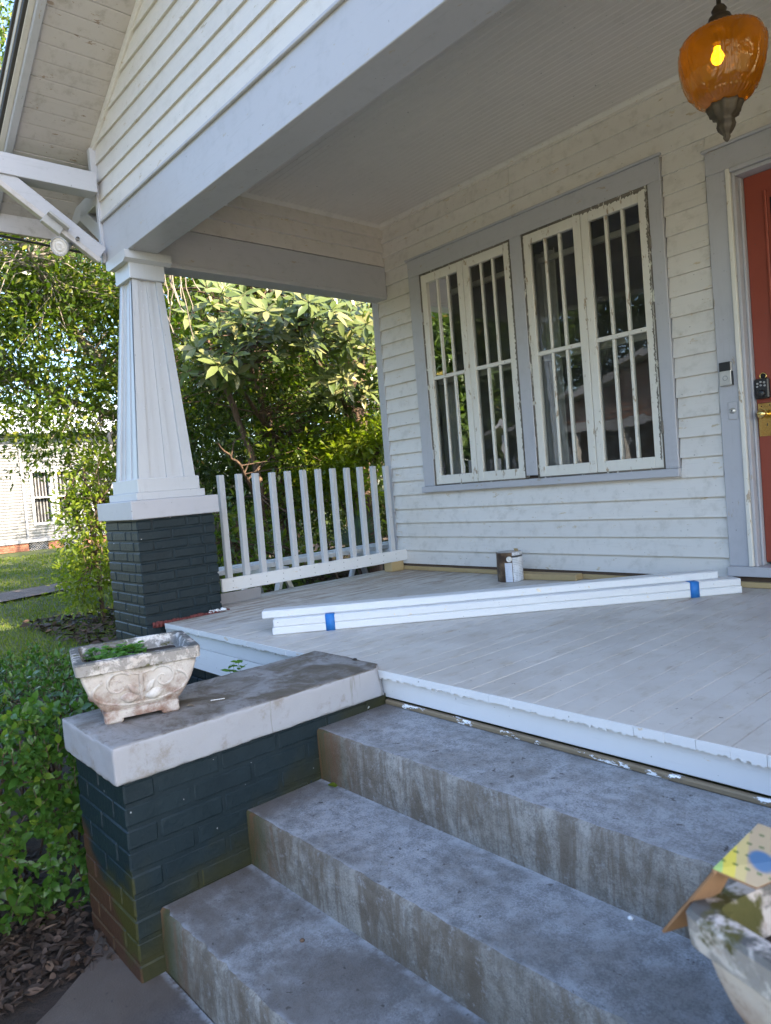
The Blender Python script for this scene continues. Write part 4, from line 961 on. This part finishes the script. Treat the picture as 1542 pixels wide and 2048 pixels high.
# ------------------------------------------------------------------ small litter
def leaflet(loc, L, Wd_, th, mat, label, curl=.2):
    d_ = Vector((math.cos(th), math.sin(th), 0)); s_ = Vector((-math.sin(th), math.cos(th), 0)); m = Matrix((s_*Wd_, d_*L, Vector((0, 0, Wd_*1.4)))).transposed().to_4x4(); m.translation = Vector(loc)+Vector((0, 0, L*.06+.001))
    me = npmesh('fallen_leaf', L8t[0]*np.array([1, 1, 1]), L8t[1], mat, True); link('fallen_leaf', me, m, None, label, 'leaf', 'fallen leaves')
leaflet((-.862, .0-.03, .0215), .05, .018, 2.9, 'litter', 'curled rust brown leaf on the wall cap next to the porch floor')
leaflet((-.905, -.715, .0215), .03, .022, 1.0, 'bark_pale', 'pale crumpled leaf on the wall cap just right of the planter')
leaflet((-.675, -.345, -.3055), .045, .03, .3, 'leaf_bright', 'yellowing leaf in the corner of the middle step against the brick wall')
obox('wood_splinter', (.045, .004, .002), T(-.887, -.61, .0222) @ Matrix.Rotation(1.1, 4, 'Z'), 'white_x', None, .0005, label='thin white splinter lying on the wall cap', cat='splinter')
for (p, lb) in (((.437, -.345, -.3055), 'small pale pebble on the middle step at the foot of the riser'), ((-.29, -.735, -.4816), 'small dark pebble in the middle of the lowest step')):
    V_, F_ = lathe([(0, 0), (.006, .001), (.007, .004), (.004, .007), (0, .008)], 10); mesh('pebble', V_, F_, 'plaster' if 'pale' in lb else 'bark', None, T(*p), True, label=lb, cat='pebble')
pc = Acc()
for _ in range(26): 
    yy = .27+random.random()*.10; xx = -2.668+random.random()*.03; s_ = random.uniform(.006, .014); acc_box(pc, (xx, xx+s_), (yy, yy+s_), (.004, .006+s_*random.random()*1.6))
pc.obj('paint_chips', 'plaster', None, label='little heap of white paint chips at the back foot of the brick pier', cat='paint chips', kind='stuff')
# leaf litter on the soil
def litter(name, n, X_, Y_, z, size, label):
    P = np.stack([rng.uniform(*X_, n), rng.uniform(*Y_, n), z+rng.uniform(0, .03, n)], 1); th = rng.uniform(0, 6.28, n)
    D = np.stack([np.cos(th), np.sin(th), rng.normal(0, .25, n)], 1); N_ = np.stack([rng.normal(0, .35, n), rng.normal(0, .35, n), np.ones(n)], 1)
    V_, F_ = leaves8(P, D, N_, rng.uniform(.3, 1.5, n)*size, rng.uniform(.15, .75, n)*size); link(name, npmesh(name, V_, F_, 'litter', False), Matrix(), None, label, 'leaf litter', None, 'stuff')
litter('leaf_litter', 6500, (-2.2, -.92), (-2.1, -1.0), GZ+.04, .036, 'brown dry leaves lying on the soil under the hedge')
litter('leaf_litter', 9000, (-8.5, -3.1), (.6, 7), GZ+.04, .10, 'brown dry leaves covering the ground under the trees')
# ------------------------------------------------------------------ hedge
def hedge():
    root = thing('clipped_hedge', (-1.9, -1.2, GZ), 'dense green broadleaf hedge beside the left brick step wall', 'hedge')
    P = []; D = []; N_ = []; L = []; W_ = []; tw = Acc(); young = []
    n = 2500
    for _ in range(n):
        # point on the shell of a rounded block
        x = random.uniform(-2.75, -1.20); y = random.uniform(-2.3, -.58); z = random.uniform(-.67, .02)
        f = random.random()
        if f < .42: z = random.uniform(-.05, .03)-.10*max(0, (x+1.45)/.25)-.15*max(0, -(x+2.4)); nn = Vector((.15, -.1, 1))
        elif f < .80: x = -1.20-random.uniform(0, .10)-.10*max(0, (z+.15)/.15)+.04*math.sin(z*15+y*9); nn = Vector((1, -.2, .35))
        elif f < .95: y = -2.3+random.uniform(0, .1); nn = Vector((0, -1, .4))
        else: y = -.60; nn = Vector((0, 1, .5))
        if z < -.58 and x > -1.30: x -= .04
        z += .035*math.sin(x*11)*math.cos(y*9)
        tip = Vector((x, y, z)); nn = (nn+Vector((random.gauss(0, .35), random.gauss(0, .35), random.gauss(0, .25)))).normalized()
        st = tip-nn*random.uniform(.07, .13); tw.add(*tube_np([tuple(st), tuple((st+tip)/2+Vector((0, 0, .004))), tuple(tip)], [.0018, .0014, .001], 4))
        k = random.randint(6, 9); a0 = random.uniform(0, 6.28)
        ref = Vector((0, 0, 1)) if abs(nn.z) < .9 else Vector((1, 0, 0)); e1 = nn.cross(ref).normalized(); e2 = nn.cross(e1)
        for q in range(k):
            t = q/(k-1); th = a0+q*2.4; r_ = e1*math.cos(th)+e2*math.sin(th); sp = .95-.55*t
            dd = (nn*(.35+t*.9)+r_*sp).normalized(); dd.z += -.12*(1-t)
            P.append(st.lerp(tip, .25+.75*t)); D.append(dd); N_.append(nn*.9-r_*.3+Vector((0, 0, .4))); l = random.uniform(.034, .060)*(1-.45*t); L.append(l); W_.append(l*random.uniform(.46, .60))
    P, D, N_, L, W_ = [np.array(v, float) for v in (P, D, N_, L, W_)]
    dist = np.linalg.norm(P-np.array(EYE), axis=1)+((P[:, 0] < -1.8)*1.0); order = np.argsort(dist/L*(1+.5*(P[:, 2] < -.5))); top = order[:290]; rest = order[290:]
    V_, F_ = leaves8(P[rest], D[rest], N_[rest], L[rest], W_[rest]); link('foliage', npmesh('foliage', V_, F_, 'leaf_hedge', True), Matrix(), root, kind='stuff')
    leaf_parts(leafdata('leaf_hedge'), P[top], D[top], N_[top], L[top], W_[top], root)
    for _ in range(70):
        b = (random.uniform(-2.5, -1.35), random.uniform(-2.1, -.75), GZ); t = (b[0]+random.uniform(-.25, .25), b[1]+random.uniform(-.2, .2), -.05); tw.add(*tube_np(wobble([b, ((b[0]+t[0])/2, (b[1]+t[1])/2, -.4), t], .01, 6), .005, 5))
    tw.obj('branches', 'bark', root, True)
hedge()
# ------------------------------------------------------------------ trees
def clumps(ell, n_cl, per, size, spread, up=.25, droop=.15, asp=.45, tm=L4, hollow=.35):
    Ps, Ds, Ns, Ls, Ws, C = [], [], [], [], [], []
    tot = sum(e[3]*e[4]*e[5] for e in ell)**1.0
    for e in ell:
        k = max(4, int(n_cl*(e[3]*e[4]*e[5])/tot)); v = rng.normal(0, 1, (k, 3)); v /= np.linalg.norm(v, axis=1)[:, None]; r = rng.uniform(hollow, 1, k)**.6
        c = np.array(e[:3])+v*r[:, None]*np.array(e[3:6]); C.append(c)
        m = k*per; cc = np.repeat(c, per, 0); out = np.repeat(v, per, 0)
        off = rng.normal(0, spread, (m, 3)); p = cc+off*np.array([1, 1, .7]); d_ = off/(np.linalg.norm(off, axis=1)[:, None]+1e-6)+out*.3+rng.normal(0, .4, (m, 3)); d_[:, 2] -= droop
        nn = rng.normal(0, .55, (m, 3)); nn[:, 2] += 1
        l = size*rng.uniform(.6, 1.25, m); Ps.append(p); Ds.append(d_); Ns.append(nn); Ls.append(l); Ws.append(l*asp*rng.uniform(.8, 1.2, m))
    return [np.concatenate(a_) for a_ in (Ps, Ds, Ns, Ls, Ws)]+[np.concatenate(C)]
def tree(name, label, cat, base, trunks, limbs, ell, n_cl, per, size, spread, mat, bark='bark', twigs=True, group=None, asp=.45, fine=False):
    root = thing(name, base, label, cat, group); tk = Acc(); br = Acc()
    for pts, r0, r1 in trunks:
        P = wobble(pts, .015, 14); tk.add(*tube_np(P, np.linspace(r0, r1, 14), 10))
    if trunks: tk.obj('trunk', bark, root, True)
    ends = []
    for pts, r0, r1 in limbs:
        P = wobble(pts, .03, 12); br.add(*tube_np(P, np.linspace(r0, r1, 12), 7)); ends.append(P)
    p, d_, n_, l, w_, C = clumps(ell, n_cl, per, size, spread, asp=asp)
    if twigs and ends:
        EP = np.vstack(ends)
        for c in C[::2]:
            i = np.argmin(np.linalg.norm(EP-c, axis=1)+rng.random(len(EP))*.3); a_ = EP[i]; mid = (a_+c)/2+rng.normal(0, .06, 3)+np.array([0, 0, .05])
            br.add(*tube_np([a_, mid, c], [.011, .007, .003], 4))
    if br.V: br.obj('branches', bark, root, True)
    if fine:
        V_, F_ = leaves8(p, d_, n_, l, w_); link('crown', npmesh('crown', V_, F_, mat, True), Matrix(), root)
    else:
        V_, F_ = leaves(p, d_, n_, l, w_); link('crown', npmesh('crown', V_, F_, mat, False), Matrix(), root)
    return root
# magnolia: whorls of big glossy leaves
def magnolia():
    root = thing('magnolia_tree', (-6.88, 5.07, GZ), 'magnolia with whorls of big glossy leaves and a stout red brown trunk behind the pickets', 'tree')
    tk = Acc(); P = wobble([(-6.88, 5.07, -0.72), (-6.84, 5.02, 0.58), (-6.82, 4.99, 1.83), (-6.76, 5.05, 3.58), (-6.82, 4.92, 5.58)], .01, 16); tk.add(*tube_np(P, np.linspace(.20, .12, 16), 12)); tk.obj('trunk', 'bark', root, True)
    br = Acc(); cen = []; LB = []
    for q in (((-6.82, 4.99, 1.45), (-6.32, 4.17, 2.2), (-5.94, 3.42, 2.76)), ((-6.76, 5.05, 2.58), (-6.57, 4.05, 3.26), (-6.69, 2.8, 3.45)), ((-6.82, 4.99, 1.08), (-6.19, 4.55, 1.51), (-5.94, 4.17, 1.83)), ((-6.76, 5.05, 2.2), (-5.94, 4.67, 2.95), (-5.44, 4.42, 3.33)), ((-6.82, 4.92, 1.83), (-7.07, 3.92, 2.2), (-7.19, 2.92, 2.45)), ((-6.76, 5.05, 3.33), (-6.57, 4.17, 4.2), (-6.32, 3.42, 4.58)), ((-6.82, 4.99, 0.95), (-5.94, 4.8, 1.7), (-5.44, 4.55, 2.33))):
        W_ = wobble(q, .03, 12); LB.append(W_); br.add(*tube_np(W_, np.linspace(.04, .012, 12), 7))
    LB = np.vstack(LB)
    for e, k in (((-5.23, 2.67, 2.64, 1.03, 1.03, 0.39), 74), ((-5.08, 3.47, 2.46, 0.66, 0.88, 0.55), 50), ((-5.63, 2.29, 2.17, 0.68, 0.63, 0.26), 26), ((-5.95, 4.06, 1.9, 0.5, 0.6, 0.26), 24), ((-5.63, 3.47, 3.78, 1.21, 1.43, 0.66), 24), ((-5.51, 4.55, 2.33, 0.31, 0.62, 0.88), 26)):
        v = rng.normal(0, 1, (k, 3)); v /= np.linalg.norm(v, axis=1)[:, None]; cen += list(np.array(e[:3])+v*np.array(e[3:])*rng.uniform(.3, 1, (k, 1)))
    Ps, Ds, Ns, Ls, Ws = [], [], [], [], []
    for c in cen:
        ax = np.array([rng.normal(.7, .25), rng.normal(-.3, .3), .6]); ax /= np.linalg.norm(ax); e1 = np.cross(ax, [1, 0, .1]); e1 /= np.linalg.norm(e1); e2 = np.cross(ax, e1)
        k = rng.integers(7, 10); a0 = rng.random()*6.28
        for q in range(k):
            th = a0+q*2.4; r_ = e1*math.cos(th)+e2*math.sin(th); up = rng.uniform(-.25, .35) if q < k-2 else 1.2
            Ps.append(c+r_*.012); Ds.append(r_+ax*up); Ns.append(ax-r_*up*.8); l = rng.uniform(.17, .25) if q < k-2 else .12; Ls.append(l); Ws.append(l*rng.uniform(.32, .40))
        i = np.argmin(np.linalg.norm(LB-c, axis=1)+rng.random(len(LB))*.15); a_ = LB[i]; m1 = a_*.5+c*.5+np.array([0, 0, -.05])+rng.normal(0, .03, 3)
        br.add(*tube_np([a_, m1, c-ax*.08, c], [.009, .007, .005, .005], 5))
    br.obj('branches', 'bark', root, True)
    Ps, Ds, Ns, Ls, Ws = [np.array(v) for v in (Ps, Ds, Ns, Ls, Ws)]; order = np.argsort(np.linalg.norm(Ps-np.array(EYE), axis=1)/Ls+(Ps[:, 2] > 3.6)*99); top = order[:290]; rest = order[290:]
    V_, F_ = leaves8(Ps[rest], Ds[rest], Ns[rest], Ls[rest], Ws[rest]); link('crown', npmesh('crown', V_, F_, 'leaf_mag', True), Matrix(), root)
    leaf_parts(leafdata('leaf_mag'), Ps[top], Ds[top], Ns[top], Ls[top], Ws[top], root)
magnolia()
TG = 'broadleaf trees beside the house'
tree('laurel_tree', 'leafy laurel with slender leaning red brown trunks between the column and the magnolia', 'tree', (-6.9, 3.6, GZ),
     [([(-6.9, 3.6, GZ), (-6.75, 3.5, 1.2), (-7.0, 3.3, 3.4)], .09, .05), ([(-6.5, 3.0, GZ), (-6.3, 2.95, .9), (-6.7, 2.6, 2.6)], .06, .03)],
     [([(-6.9, 3.4, 2.2), (-6.4, 2.6, 3.0), (-5.9, 2.0, 3.4)], .05, .02), ([(-7, 3.3, 3.0), (-7.2, 4.2, 3.8)], .05, .02), ([(-6.8, 3.5, 1.4), (-6.2, 2.7, 1.9), (-6.0, 2.2, 2.0)], .035, .012), ([(-6.5, 3.0, .6), (-6.1, 2.5, 1.1), (-5.8, 2.1, 1.3)], .025, .01)],
     [(-7.3, 3.1, 3.2, 1.4, 1.3, .8), (-7.2, 2.9, 2.1, 1.0, 1.1, .7), (-6.3, 2.0, 2.6, .5, .6, .5), (-7.0, 3.9, 3.4, 1.6, 1.5, 1.2), (-6.6, 3.2, 1.1, 1.0, .9, .6), (-6.5, 4.4, 2.0, 1.1, 1.2, 1.0), (-6.3, 3.2, .2, .9, .9, .6)], 560, 34, .085, .13, 'leaf_tree', group=TG)
tree('shade_tree', 'tall shade tree with a long slanting limb and airy crown left of the column', 'tree', (-8.6, 2.9, GZ),
     [([(-8.4, 3.3, GZ), (-8.3, 3.1, .9), (-8.5, 2.6, 2.1)], .13, .09)],
     [([(-8.5, 2.6, 1.9), (-8.9, 2.0, 2.75), (-9.3, 1.5, 3.6), (-9.8, .9, 4.6)], .085, .045), ([(-8.6, 2.5, 1.8), (-9.0, 1.7, 2.15), (-9.3, 1.0, 2.6)], .06, .02), ([(-9.1, 1.8, 3.1), (-8.2, 1.2, 3.6), (-7.6, .7, 4.2)], .04, .015), ([(-9.3, 1.5, 3.6), (-10.4, 1.6, 4.0)], .04, .015), ([(-8.9, 2.0, 2.7), (-9.6, 1.3, 2.7), (-10.4, .4, 2.8)], .03, .01)],
     [(-9.0, 1.6, 3.1, 1.7, 1.4, 1.0), (-9.8, .9, 4.0, 1.8, 1.5, 1.0), (-8.9, 1.6, 2.05, 1.3, 1.1, .5), (-8.0, 1.9, 4.0, 1.5, 1.2, .9), (-9.6, .4, 2.7, 1.0, 1.0, .5), (-8.6, 1.1, 6.6, .9, .9, .9), (-8.9, 1.35, 1.38, .9, .65, .32), (-8.4, 1.75, 1.0, .5, .45, .45), (-9.1, .9, 1.85, .8, .6, .35), (-8.6, 1.5, 1.75, .9, .7, .3)], 1100, 30, .095, .17, 'leaf_tree', 'bark_pale', group=TG)
tree('shade_tree', 'sunlit shade tree close behind the slanting limb, hanging over the far lawn', 'tree', (-12.6, 5.2, GZ),
     [([(-12.6, 5.2, GZ), (-12.4, 5.0, 3), (-12.6, 4.6, 6)], .2, .1)], [([(-12.5, 5, 2.6), (-12, 3.6, 3.4), (-12, 2.4, 3.6)], .08, .02), ([(-12.5, 4.8, 4), (-13, 3, 5), (-13, 1.5, 5.4)], .08, .02)],
     [(-12.2, 3.2, 3.9, 1.8, 2.2, 1.2), (-13, 1.4, 5.3, 2, 2, 1.2), (-12.4, 5.2, 3, 2, 1.6, 2.2), (-12.5, 4.6, 6, 3, 3, 1.5)], 560, 34, .12, .22, 'leaf_tree', group=TG)
tree('evergreen_tree', 'dark evergreen filling the gap behind the right hand pickets', 'tree', (-8.8, 6.6, GZ),
     [([(-8.8, 6.6, GZ), (-8.7, 6.5, 2.5), (-8.8, 6.4, 5.5)], .17, .08), ([(-7.3, 5.4, GZ), (-7.2, 5.4, 2.5)], .10, .05)], [([(-8.8, 6.5, 1), (-7.6, 5.6, 2)], .05, .02), ([(-8.8, 6.5, 2.5), (-8.6, 5, 3.6)], .06, .02)],
     [(-8.5, 6.2, 1.4, 1.8, 1.6, 1.7), (-8.6, 5.8, 3.9, 2.0, 2.0, 1.6), (-7.4, 5.6, .6, 1.2, 1.2, 1.2), (-10.2, 5.0, 1.2, 1.4, 1.4, 1.7), (-10.2, 4.6, 3.4, 1.8, 1.6, 1.5), (-11.5, 5.4, 1.0, 1.5, 1.3, 1.8), (-13.5, 7, 2, 1.8, 1.6, 2.4)], 1500, 36, .10, .17, 'leaf_dark', group=TG)
for (bx_, by_, r_, lb) in ((-15.5, 9.5, 3.0, 'dark tree far behind the magnolia trunk'), (-12.5, 10.5, 2.8, 'dark tree beyond the house corner, half hidden by the magnolia'), (-17.5, 13.5, 3.2, 'tall dark tree far behind the laurel'), (-9.0, 10.0, 2.4, 'dark bushy tree low behind the house corner')):
    tree('background_tree', lb, 'tree', (bx_, by_, GZ), [([(bx_, by_, GZ), (bx_, by_, 4)], .2, .1)], [],
         [(bx_, by_, 1.2, r_, r_, 1.9), (bx_+.3, by_-.4, 4.2, r_*1.1, r_*1.1, 2.0), (bx_, by_, 7.0, r_*.9, r_*.9, 1.6)], 420, 34, .17, .32, 'leaf_dark', twigs=False, group='trees far behind the railing')
tree('shrub', 'yellow green shrub lit by the sun just behind the right hand pickets', 'shrub', (-6.2, 4.35, GZ),
     [([(-6.2, 4.35, GZ), (-6.2, 4.3, .2), (-6.15, 4.2, 1.0)], .03, .015), ([(-6.5, 4.2, GZ), (-6.6, 4.0, .9)], .02, .01)], [([(-6.2, 4.2, .3), (-6.5, 3.8, 1.1)], .015, .006), ([(-6.2, 4.3, .5), (-5.9, 4.5, 1.1)], .015, .006)],
     [(-6.3, 4.15, 1.22, .60, .55, .28), (-5.95, 4.45, 1.35, .45, .40, .26), (-6.7, 3.7, 1.10, .50, .45, .25), (-6.3, 4.1, .75, .55, .5, .3)], 200, 26, .12, .10, 'leaf_bright', asp=.32, fine=True)
tree('shrub', 'glossy green shrub seen through the left hand pickets', 'shrub', (-5.2, 2.0, GZ),
     [([(-5.2, 2.0, GZ), (-5.1, 1.9, .5)], .02, .01)], [([(-5.1, 1.9, .1), (-5.0, 1.6, .6)], .01, .005)],
     [(-5.2, 1.75, .35, .55, .45, .35), (-5.0, 1.5, -.15, .5, .45, .35), (-5.4, 2.4, -.1, .5, .5, .3)], 95, 22, .085, .09, 'leaf_tree', asp=.4, fine=True)
tree('shrub', 'tall yellow green shrub growing behind the brick pier on the lawn side', 'shrub', (-7.6, 1.35, GZ),
     [([(-7.6, 1.35, GZ), (-7.6, 1.3, .6), (-7.5, 1.2, 1.2)], .03, .015)], [([(-7.6, 1.3, .2), (-7.9, 1.1, .9)], .015, .006), ([(-7.6, 1.3, 0), (-7.2, 1.3, .6)], .015, .006)],
     [(-7.6, 1.28, .50, .50, .34, .50), (-7.5, 1.22, -.15, .50, .34, .42), (-7.6, 1.5, 1.0, .5, .4, .4), (-7.9, 1.2, .0, .3, .25, .3)], 190, 24, .075, .08, 'leaf_bright', asp=.42, fine=True)
tree('shrub', 'dark low shrub between the pier and the shade tree', 'shrub', (-6.9, 2.3, GZ),
     [([(-6.9, 2.3, GZ), (-6.9, 2.3, .4)], .03, .015)], [], [(-6.7, 2.2, .2, .8, .6, .8), (-7.6, 2.6, .6, .9, .8, 1.0), (-7.9, 3.2, 1.4, 1.2, 1.0, 1.0), (-5.9, 2.6, -.3, .6, .6, .4), (-8.6, 2.05, .5, .5, .4, .8)], 360, 26, .085, .12, 'leaf_dark', twigs=False)
# palmetto fans
def palmetto():
    root = thing('palmetto', (-4.7, 3.25, GZ), 'fan leaved palmetto low behind the right hand pickets', 'palm'); 
    for (c, az, el) in (((-4.7, 3.1, .05), 2.6, .9), ((-4.6, 3.15, -.05), .3, .6), ((-4.8, 3.2, .15), 1.6, 1.2), ((-4.75, 3.1, -.2), -1.2, .5)):
        n = 18; P = np.tile(c, (n, 1)); sp = np.linspace(-1.25, 1.25, n); ax = np.array([math.cos(az)*math.cos(el), math.sin(az)*math.cos(el), math.sin(el)]); sd_ = np.array([-math.sin(az), math.cos(az), 0])
        D = ax[None]*np.cos(sp)[:, None]+sd_[None]*np.sin(sp)[:, None]; D[:, 2] -= .08; N_ = np.tile(np.cross(sd_, ax), (n, 1)); V_, F_ = leaves8(P, D, N_, np.full(n, .34), np.full(n, .028)); link('fan_leaf', npmesh('fan_leaf', V_, F_, 'leaf_dark', True), Matrix(), root)
        a_ = Acc(); a_.add(*tube_np([(-4.7, 3.25, GZ), ((c[0]-4.7)/2, (c[1]+3.25)/2, (c[2]+GZ)/2+.02), c], .006, 5)); a_.obj('stalk', 'leaf_dark', root)
palmetto()
# hanging vine by the column
def vine():
    root = thing('hanging_vine', (-4.3, 1.05, 2.9), 'tangle of bare pale vine stems hanging beside the column under the side beam', 'vine'); a_ = Acc()
    for i in range(16):
        x, y = -4.45+random.uniform(-.12, .12), 1.0+random.uniform(-.1, .25); L_ = random.uniform(.25, .85); a_.add(*tube_np(wobble([(x, y, 2.95), (x+random.uniform(-.1, .1), y, 2.95-L_*.5), (x+random.uniform(-.15, .15), y+random.uniform(-.1, .1), 2.95-L_)], .02, 10), .005, 5))
    a_.obj('stems', 'bark_pale', root, True)
vine()
# ------------------------------------------------------------------ grass
def grass():
    n = 70000; u = rng.random(n); r = 5.2+(u**1.6)*21; th = rng.uniform(math.radians(138), math.radians(176), n)
    x = EYE.x+r*np.cos(th); y = EYE.y+r*np.sin(th); k = ~((x > -13.2-.0) & (x < -11.5)) & (x > -27.2) & ~((x > -6.2) & (y > .3)); x, y = x[k], y[k]; m = len(x); rr = np.hypot(x-EYE.x, y-EYE.y)
    P = np.stack([x, y, np.full(m, GZ-.005)], 1); D = np.stack([rng.normal(0, .4, m), rng.normal(0, .4, m), np.ones(m)], 1); N_ = rng.normal(0, 1, (m, 3)); N_[:, 2] *= .2
    L = rng.uniform(.03, .06, m)*(1+rr*.02); V_, F_ = leaves(P, D, N_, L, L*(.12+rr*.008)); link('grass', npmesh('grass', V_, F_, 'grass'), Matrix(), None, 'short lawn grass between the house and the driveway', 'grass', None, 'stuff')
grass()
# ------------------------------------------------------------------ neighbour house
NH = thing('neighbour_house', (-29, 6, GZ), 'sunlit white clapboard house across the lawn behind the trees', 'house')
nx = -27.6
holes = [(6.10, 6.66, .30, 2.2), (6.98, 7.66, .30, 2.2), (8.3, 9.0, .30, 2.2)]
def nwall():
    a = Acc(); ys = sorted(set([-1.0, 12.0]+[h for q in holes for h in q[:2]]))
    z = -.32; 
    while z < 3.5:
        z1 = z+.11
        for i in range(len(ys)-1):
            my = (ys[i]+ys[i+1])/2
            if any(q[0] < my < q[1] and q[2]-.05 < z+.05 < q[3] for q in holes): continue
            V_ = [(nx, ys[i], z), (nx, ys[i+1], z), (nx-.02, ys[i+1], z1), (nx-.02, ys[i], z1), (nx-.03, ys[i], z), (nx-.03, ys[i+1], z)]; a.add(V_, [(0, 1, 2, 3), (0, 4, 5, 1)])
        z = z1
    a.obj('clapboards', 'far_white', NH)
    bx('wall_body', (nx-8, nx-.25), (-1, 12), (-.32, 3.7), 'far_white', NH)
nwall()
for (y0, y1, z0, z1) in holes:
    f = bx('window', (nx-.2, nx-.18), (y0, y1), (z0, z1), 'dark_glass', NH, .001)
    for (a0, a1, c0, c1) in ((y0-.11, y0, z0-.1, z1+.12), (y1, y1+.11, z0-.1, z1+.12), (y0, y1, z1, z1+.12), (y0, y1, z0-.1, z0), (y0, y1, (z0+z1)/2-.03, (z0+z1)/2+.03)): bx('window_frame', (nx-.15, nx+.03), (a0, a1), (c0, c1), 'far_trim', f, .004)
    n = 30; ys = np.linspace(y0, y1, n); xs = nx-.17+.015*np.sin(np.linspace(0, 30, n)); V_ = np.concatenate([np.stack([xs, ys, np.full(n, z0)], 1), np.stack([xs, ys, np.full(n, z1)], 1)])
    g_ = Acc(); g_.add(V_, [(i, i+1, n+i+1, n+i) for i in range(n-1) if i % 6 < 2]); g_.obj('drape', 'greyboard', f, True)
for y in (5.75, 6.75, 7.85): bx('pilaster', (nx-.02, nx+.04), (y-.04, y+.04), (-.32, .25) if y != 5.75 else (-.32, 3.2), 'far_white', NH)
bx('skirt_board', (nx-.05, nx+.05), (-1, 12), (-.42, -.30), 'far_white', NH)
for (y0, y1) in ((-1, 5.75), (6.45, 6.98), (7.7, 12)):
    fb = bx('foundation', (nx-.3, nx-.02), (y0, y1), (GZ-.05, -.42), 'far_brick', NH)
    if y0 > 6 and y0 < 7.5 or y0 == -1:
        yy0 = max(y0, 3.6)
        for c in range(4):
            y = yy0+(c % 2)*.1
            while y < y1-.05:
                bx('brick', (nx-.03, nx-.008), (y, min(y+.2, y1)), (GZ+.01+c*.075, GZ+.072+c*.075), 'far_brick', fb, .004); y += .212
for (y0, y1) in ((5.75, 6.45), (6.98, 7.7)):
    a = Acc(); s = .09
    for k in range(int((y1-y0+.35)/s)+1):
        for sg in (1, -1):
            ya = y0-.35+k*s if sg > 0 else y0+k*s; yb = ya+.3*sg if sg > 0 else ya-.3
            ya_, yb_ = ya, ya+sg*.30
            t0 = 0 if sg > 0 else 0
            pts = [(ya_+(yb_-ya_)*t, GZ+.3*t) for t in np.linspace(0, 1, 7)]; pts = [p for p in pts if y0 <= p[0] <= y1]
            if len(pts) > 1: V_, F_ = tube_np([(nx-.02-.01*sg, p[0], p[1]) for p in pts], .012, 4); a.add(V_, F_)
    a.obj('lattice', 'far_white', NH); bx('crawl_space', (nx-.3, nx-.25), (y0, y1), (GZ, -.42), 'dark_glass', NH)
prism('roof', [(nx+.5, 3.75), (nx-4, 5.4), (nx-8.6, 3.75), (nx-8.6, 3.65), (nx+.5, 3.65)], 'y', -1.6, 12.6, 'far_roof', NH)
# ------------------------------------------------------------------ across the street (seen in the window glass)
OH = thing('street_house', (-12.5, -26, GZ), 'orange gabled house with a metal roof across the street, mirrored in the window panes', 'house')
gy = -22.0
mesh('gable', [(-20.5, gy, 2.7), (-4.5, gy, 2.7), (-12.5, gy, 5.3), (-20.5, gy-.1, 2.7), (-4.5, gy-.1, 2.7), (-12.5, gy-.1, 5.3)], [(0, 1, 2), (3, 4, 5), (0, 1, 4, 3), (1, 2, 5, 4), (2, 0, 3, 5)], 'far_orange', OH)
for i in range(9): bx('siding_row', (-18.5+i*.72, -6.5-i*.72), (gy, gy+.03), (2.75+i*.25, 2.78+i*.25), 'far_brick', OH)
bx('wall', (-19.5, -5.5), (gy-9, gy-2.2), (GZ, 2.7), 'far_orange', OH)
for s in (-1, 1):
    x1 = -12.5+s*9.4; m = [(-12.5, gy+.6, 5.55), (x1, gy+.6, 2.55), (x1, gy-9.5, 2.55), (-12.5, gy-9.5, 5.55)]
    mesh('roof_slope', m+[(x, y, z-.12) for x, y, z in m], [(0, 1, 2, 3), (4, 5, 6, 7), (0, 1, 5, 4), (1, 2, 6, 5), (2, 3, 7, 6), (3, 0, 4, 7)], 'far_roof', OH)
    for k in range(16):
        t = (k+.5)/16; x = -12.5+s*9.4*t; z = 5.55-3.0*t; bx('roof_seam', (x-.02, x+.02), (gy-9.5, gy+.6), (z, z+.05), 'far_white', OH, .005)
    beam3('barge_board', (-12.5, gy+.62, 5.45), (x1, gy+.62, 2.45), .06, .22, 'far_white', OH)
bx('porch_beam', (-20.3, -4.7), (gy-.1, gy+.2), (2.3, 2.69), 'far_white', OH)
for x in (-20, -17.6, -14.6, -10.4, -5.2):
    prism('porch_post', [(x-.28, .3), (x+.28, .3), (x+.17, 2.3), (x-.17, 2.3)], 'y', gy-.15, gy+.25, 'far_white', OH); bx('post_pier', (x-.34, x+.34), (gy-.25, gy+.35), (GZ, .3), 'far_brick', OH)
for x in (-16, -12, -8): bx('window', (x-.5, x+.5), (gy-2.2, gy-2.15), (.3, 1.9), 'dark_glass', OH)
for (x, y, r_, lb) in ((-27, -27, 4.5, 'green tree left of the orange house across the street'), (-14, -36, 6.0, 'big tree behind the orange house across the street'), (-36, -19, 5, 'broad tree beside the street, mirrored in the left sashes'), (-24, -38, 6.0, 'tall tree behind the street houses'), (-2, -33, 5.5, 'rounded tree at the far side of the street to the right'), (-33, -30, 6, 'wide spreading tree at the bend of the street'), (-46, -24, 6.5, 'far tree down the street, palest of the row'), (-7, -36, 6, 'tree whose crown fills the gap right of the metal roof')):
    tree('street_tree', lb, 'tree', (x, y, GZ), [([(x, y, GZ), (x, y, 4.5)], .3, .15)], [], [(x, y, 3.6, r_, r_, 3.4), (x+1, y, 8.5, r_*.9, r_*.9, 3.4), (x-1, y-1, 12, r_*.8, r_*.8, 3)], 620, 34, .50, .6, 'leaf_dark', twigs=False, group='trees across the street')
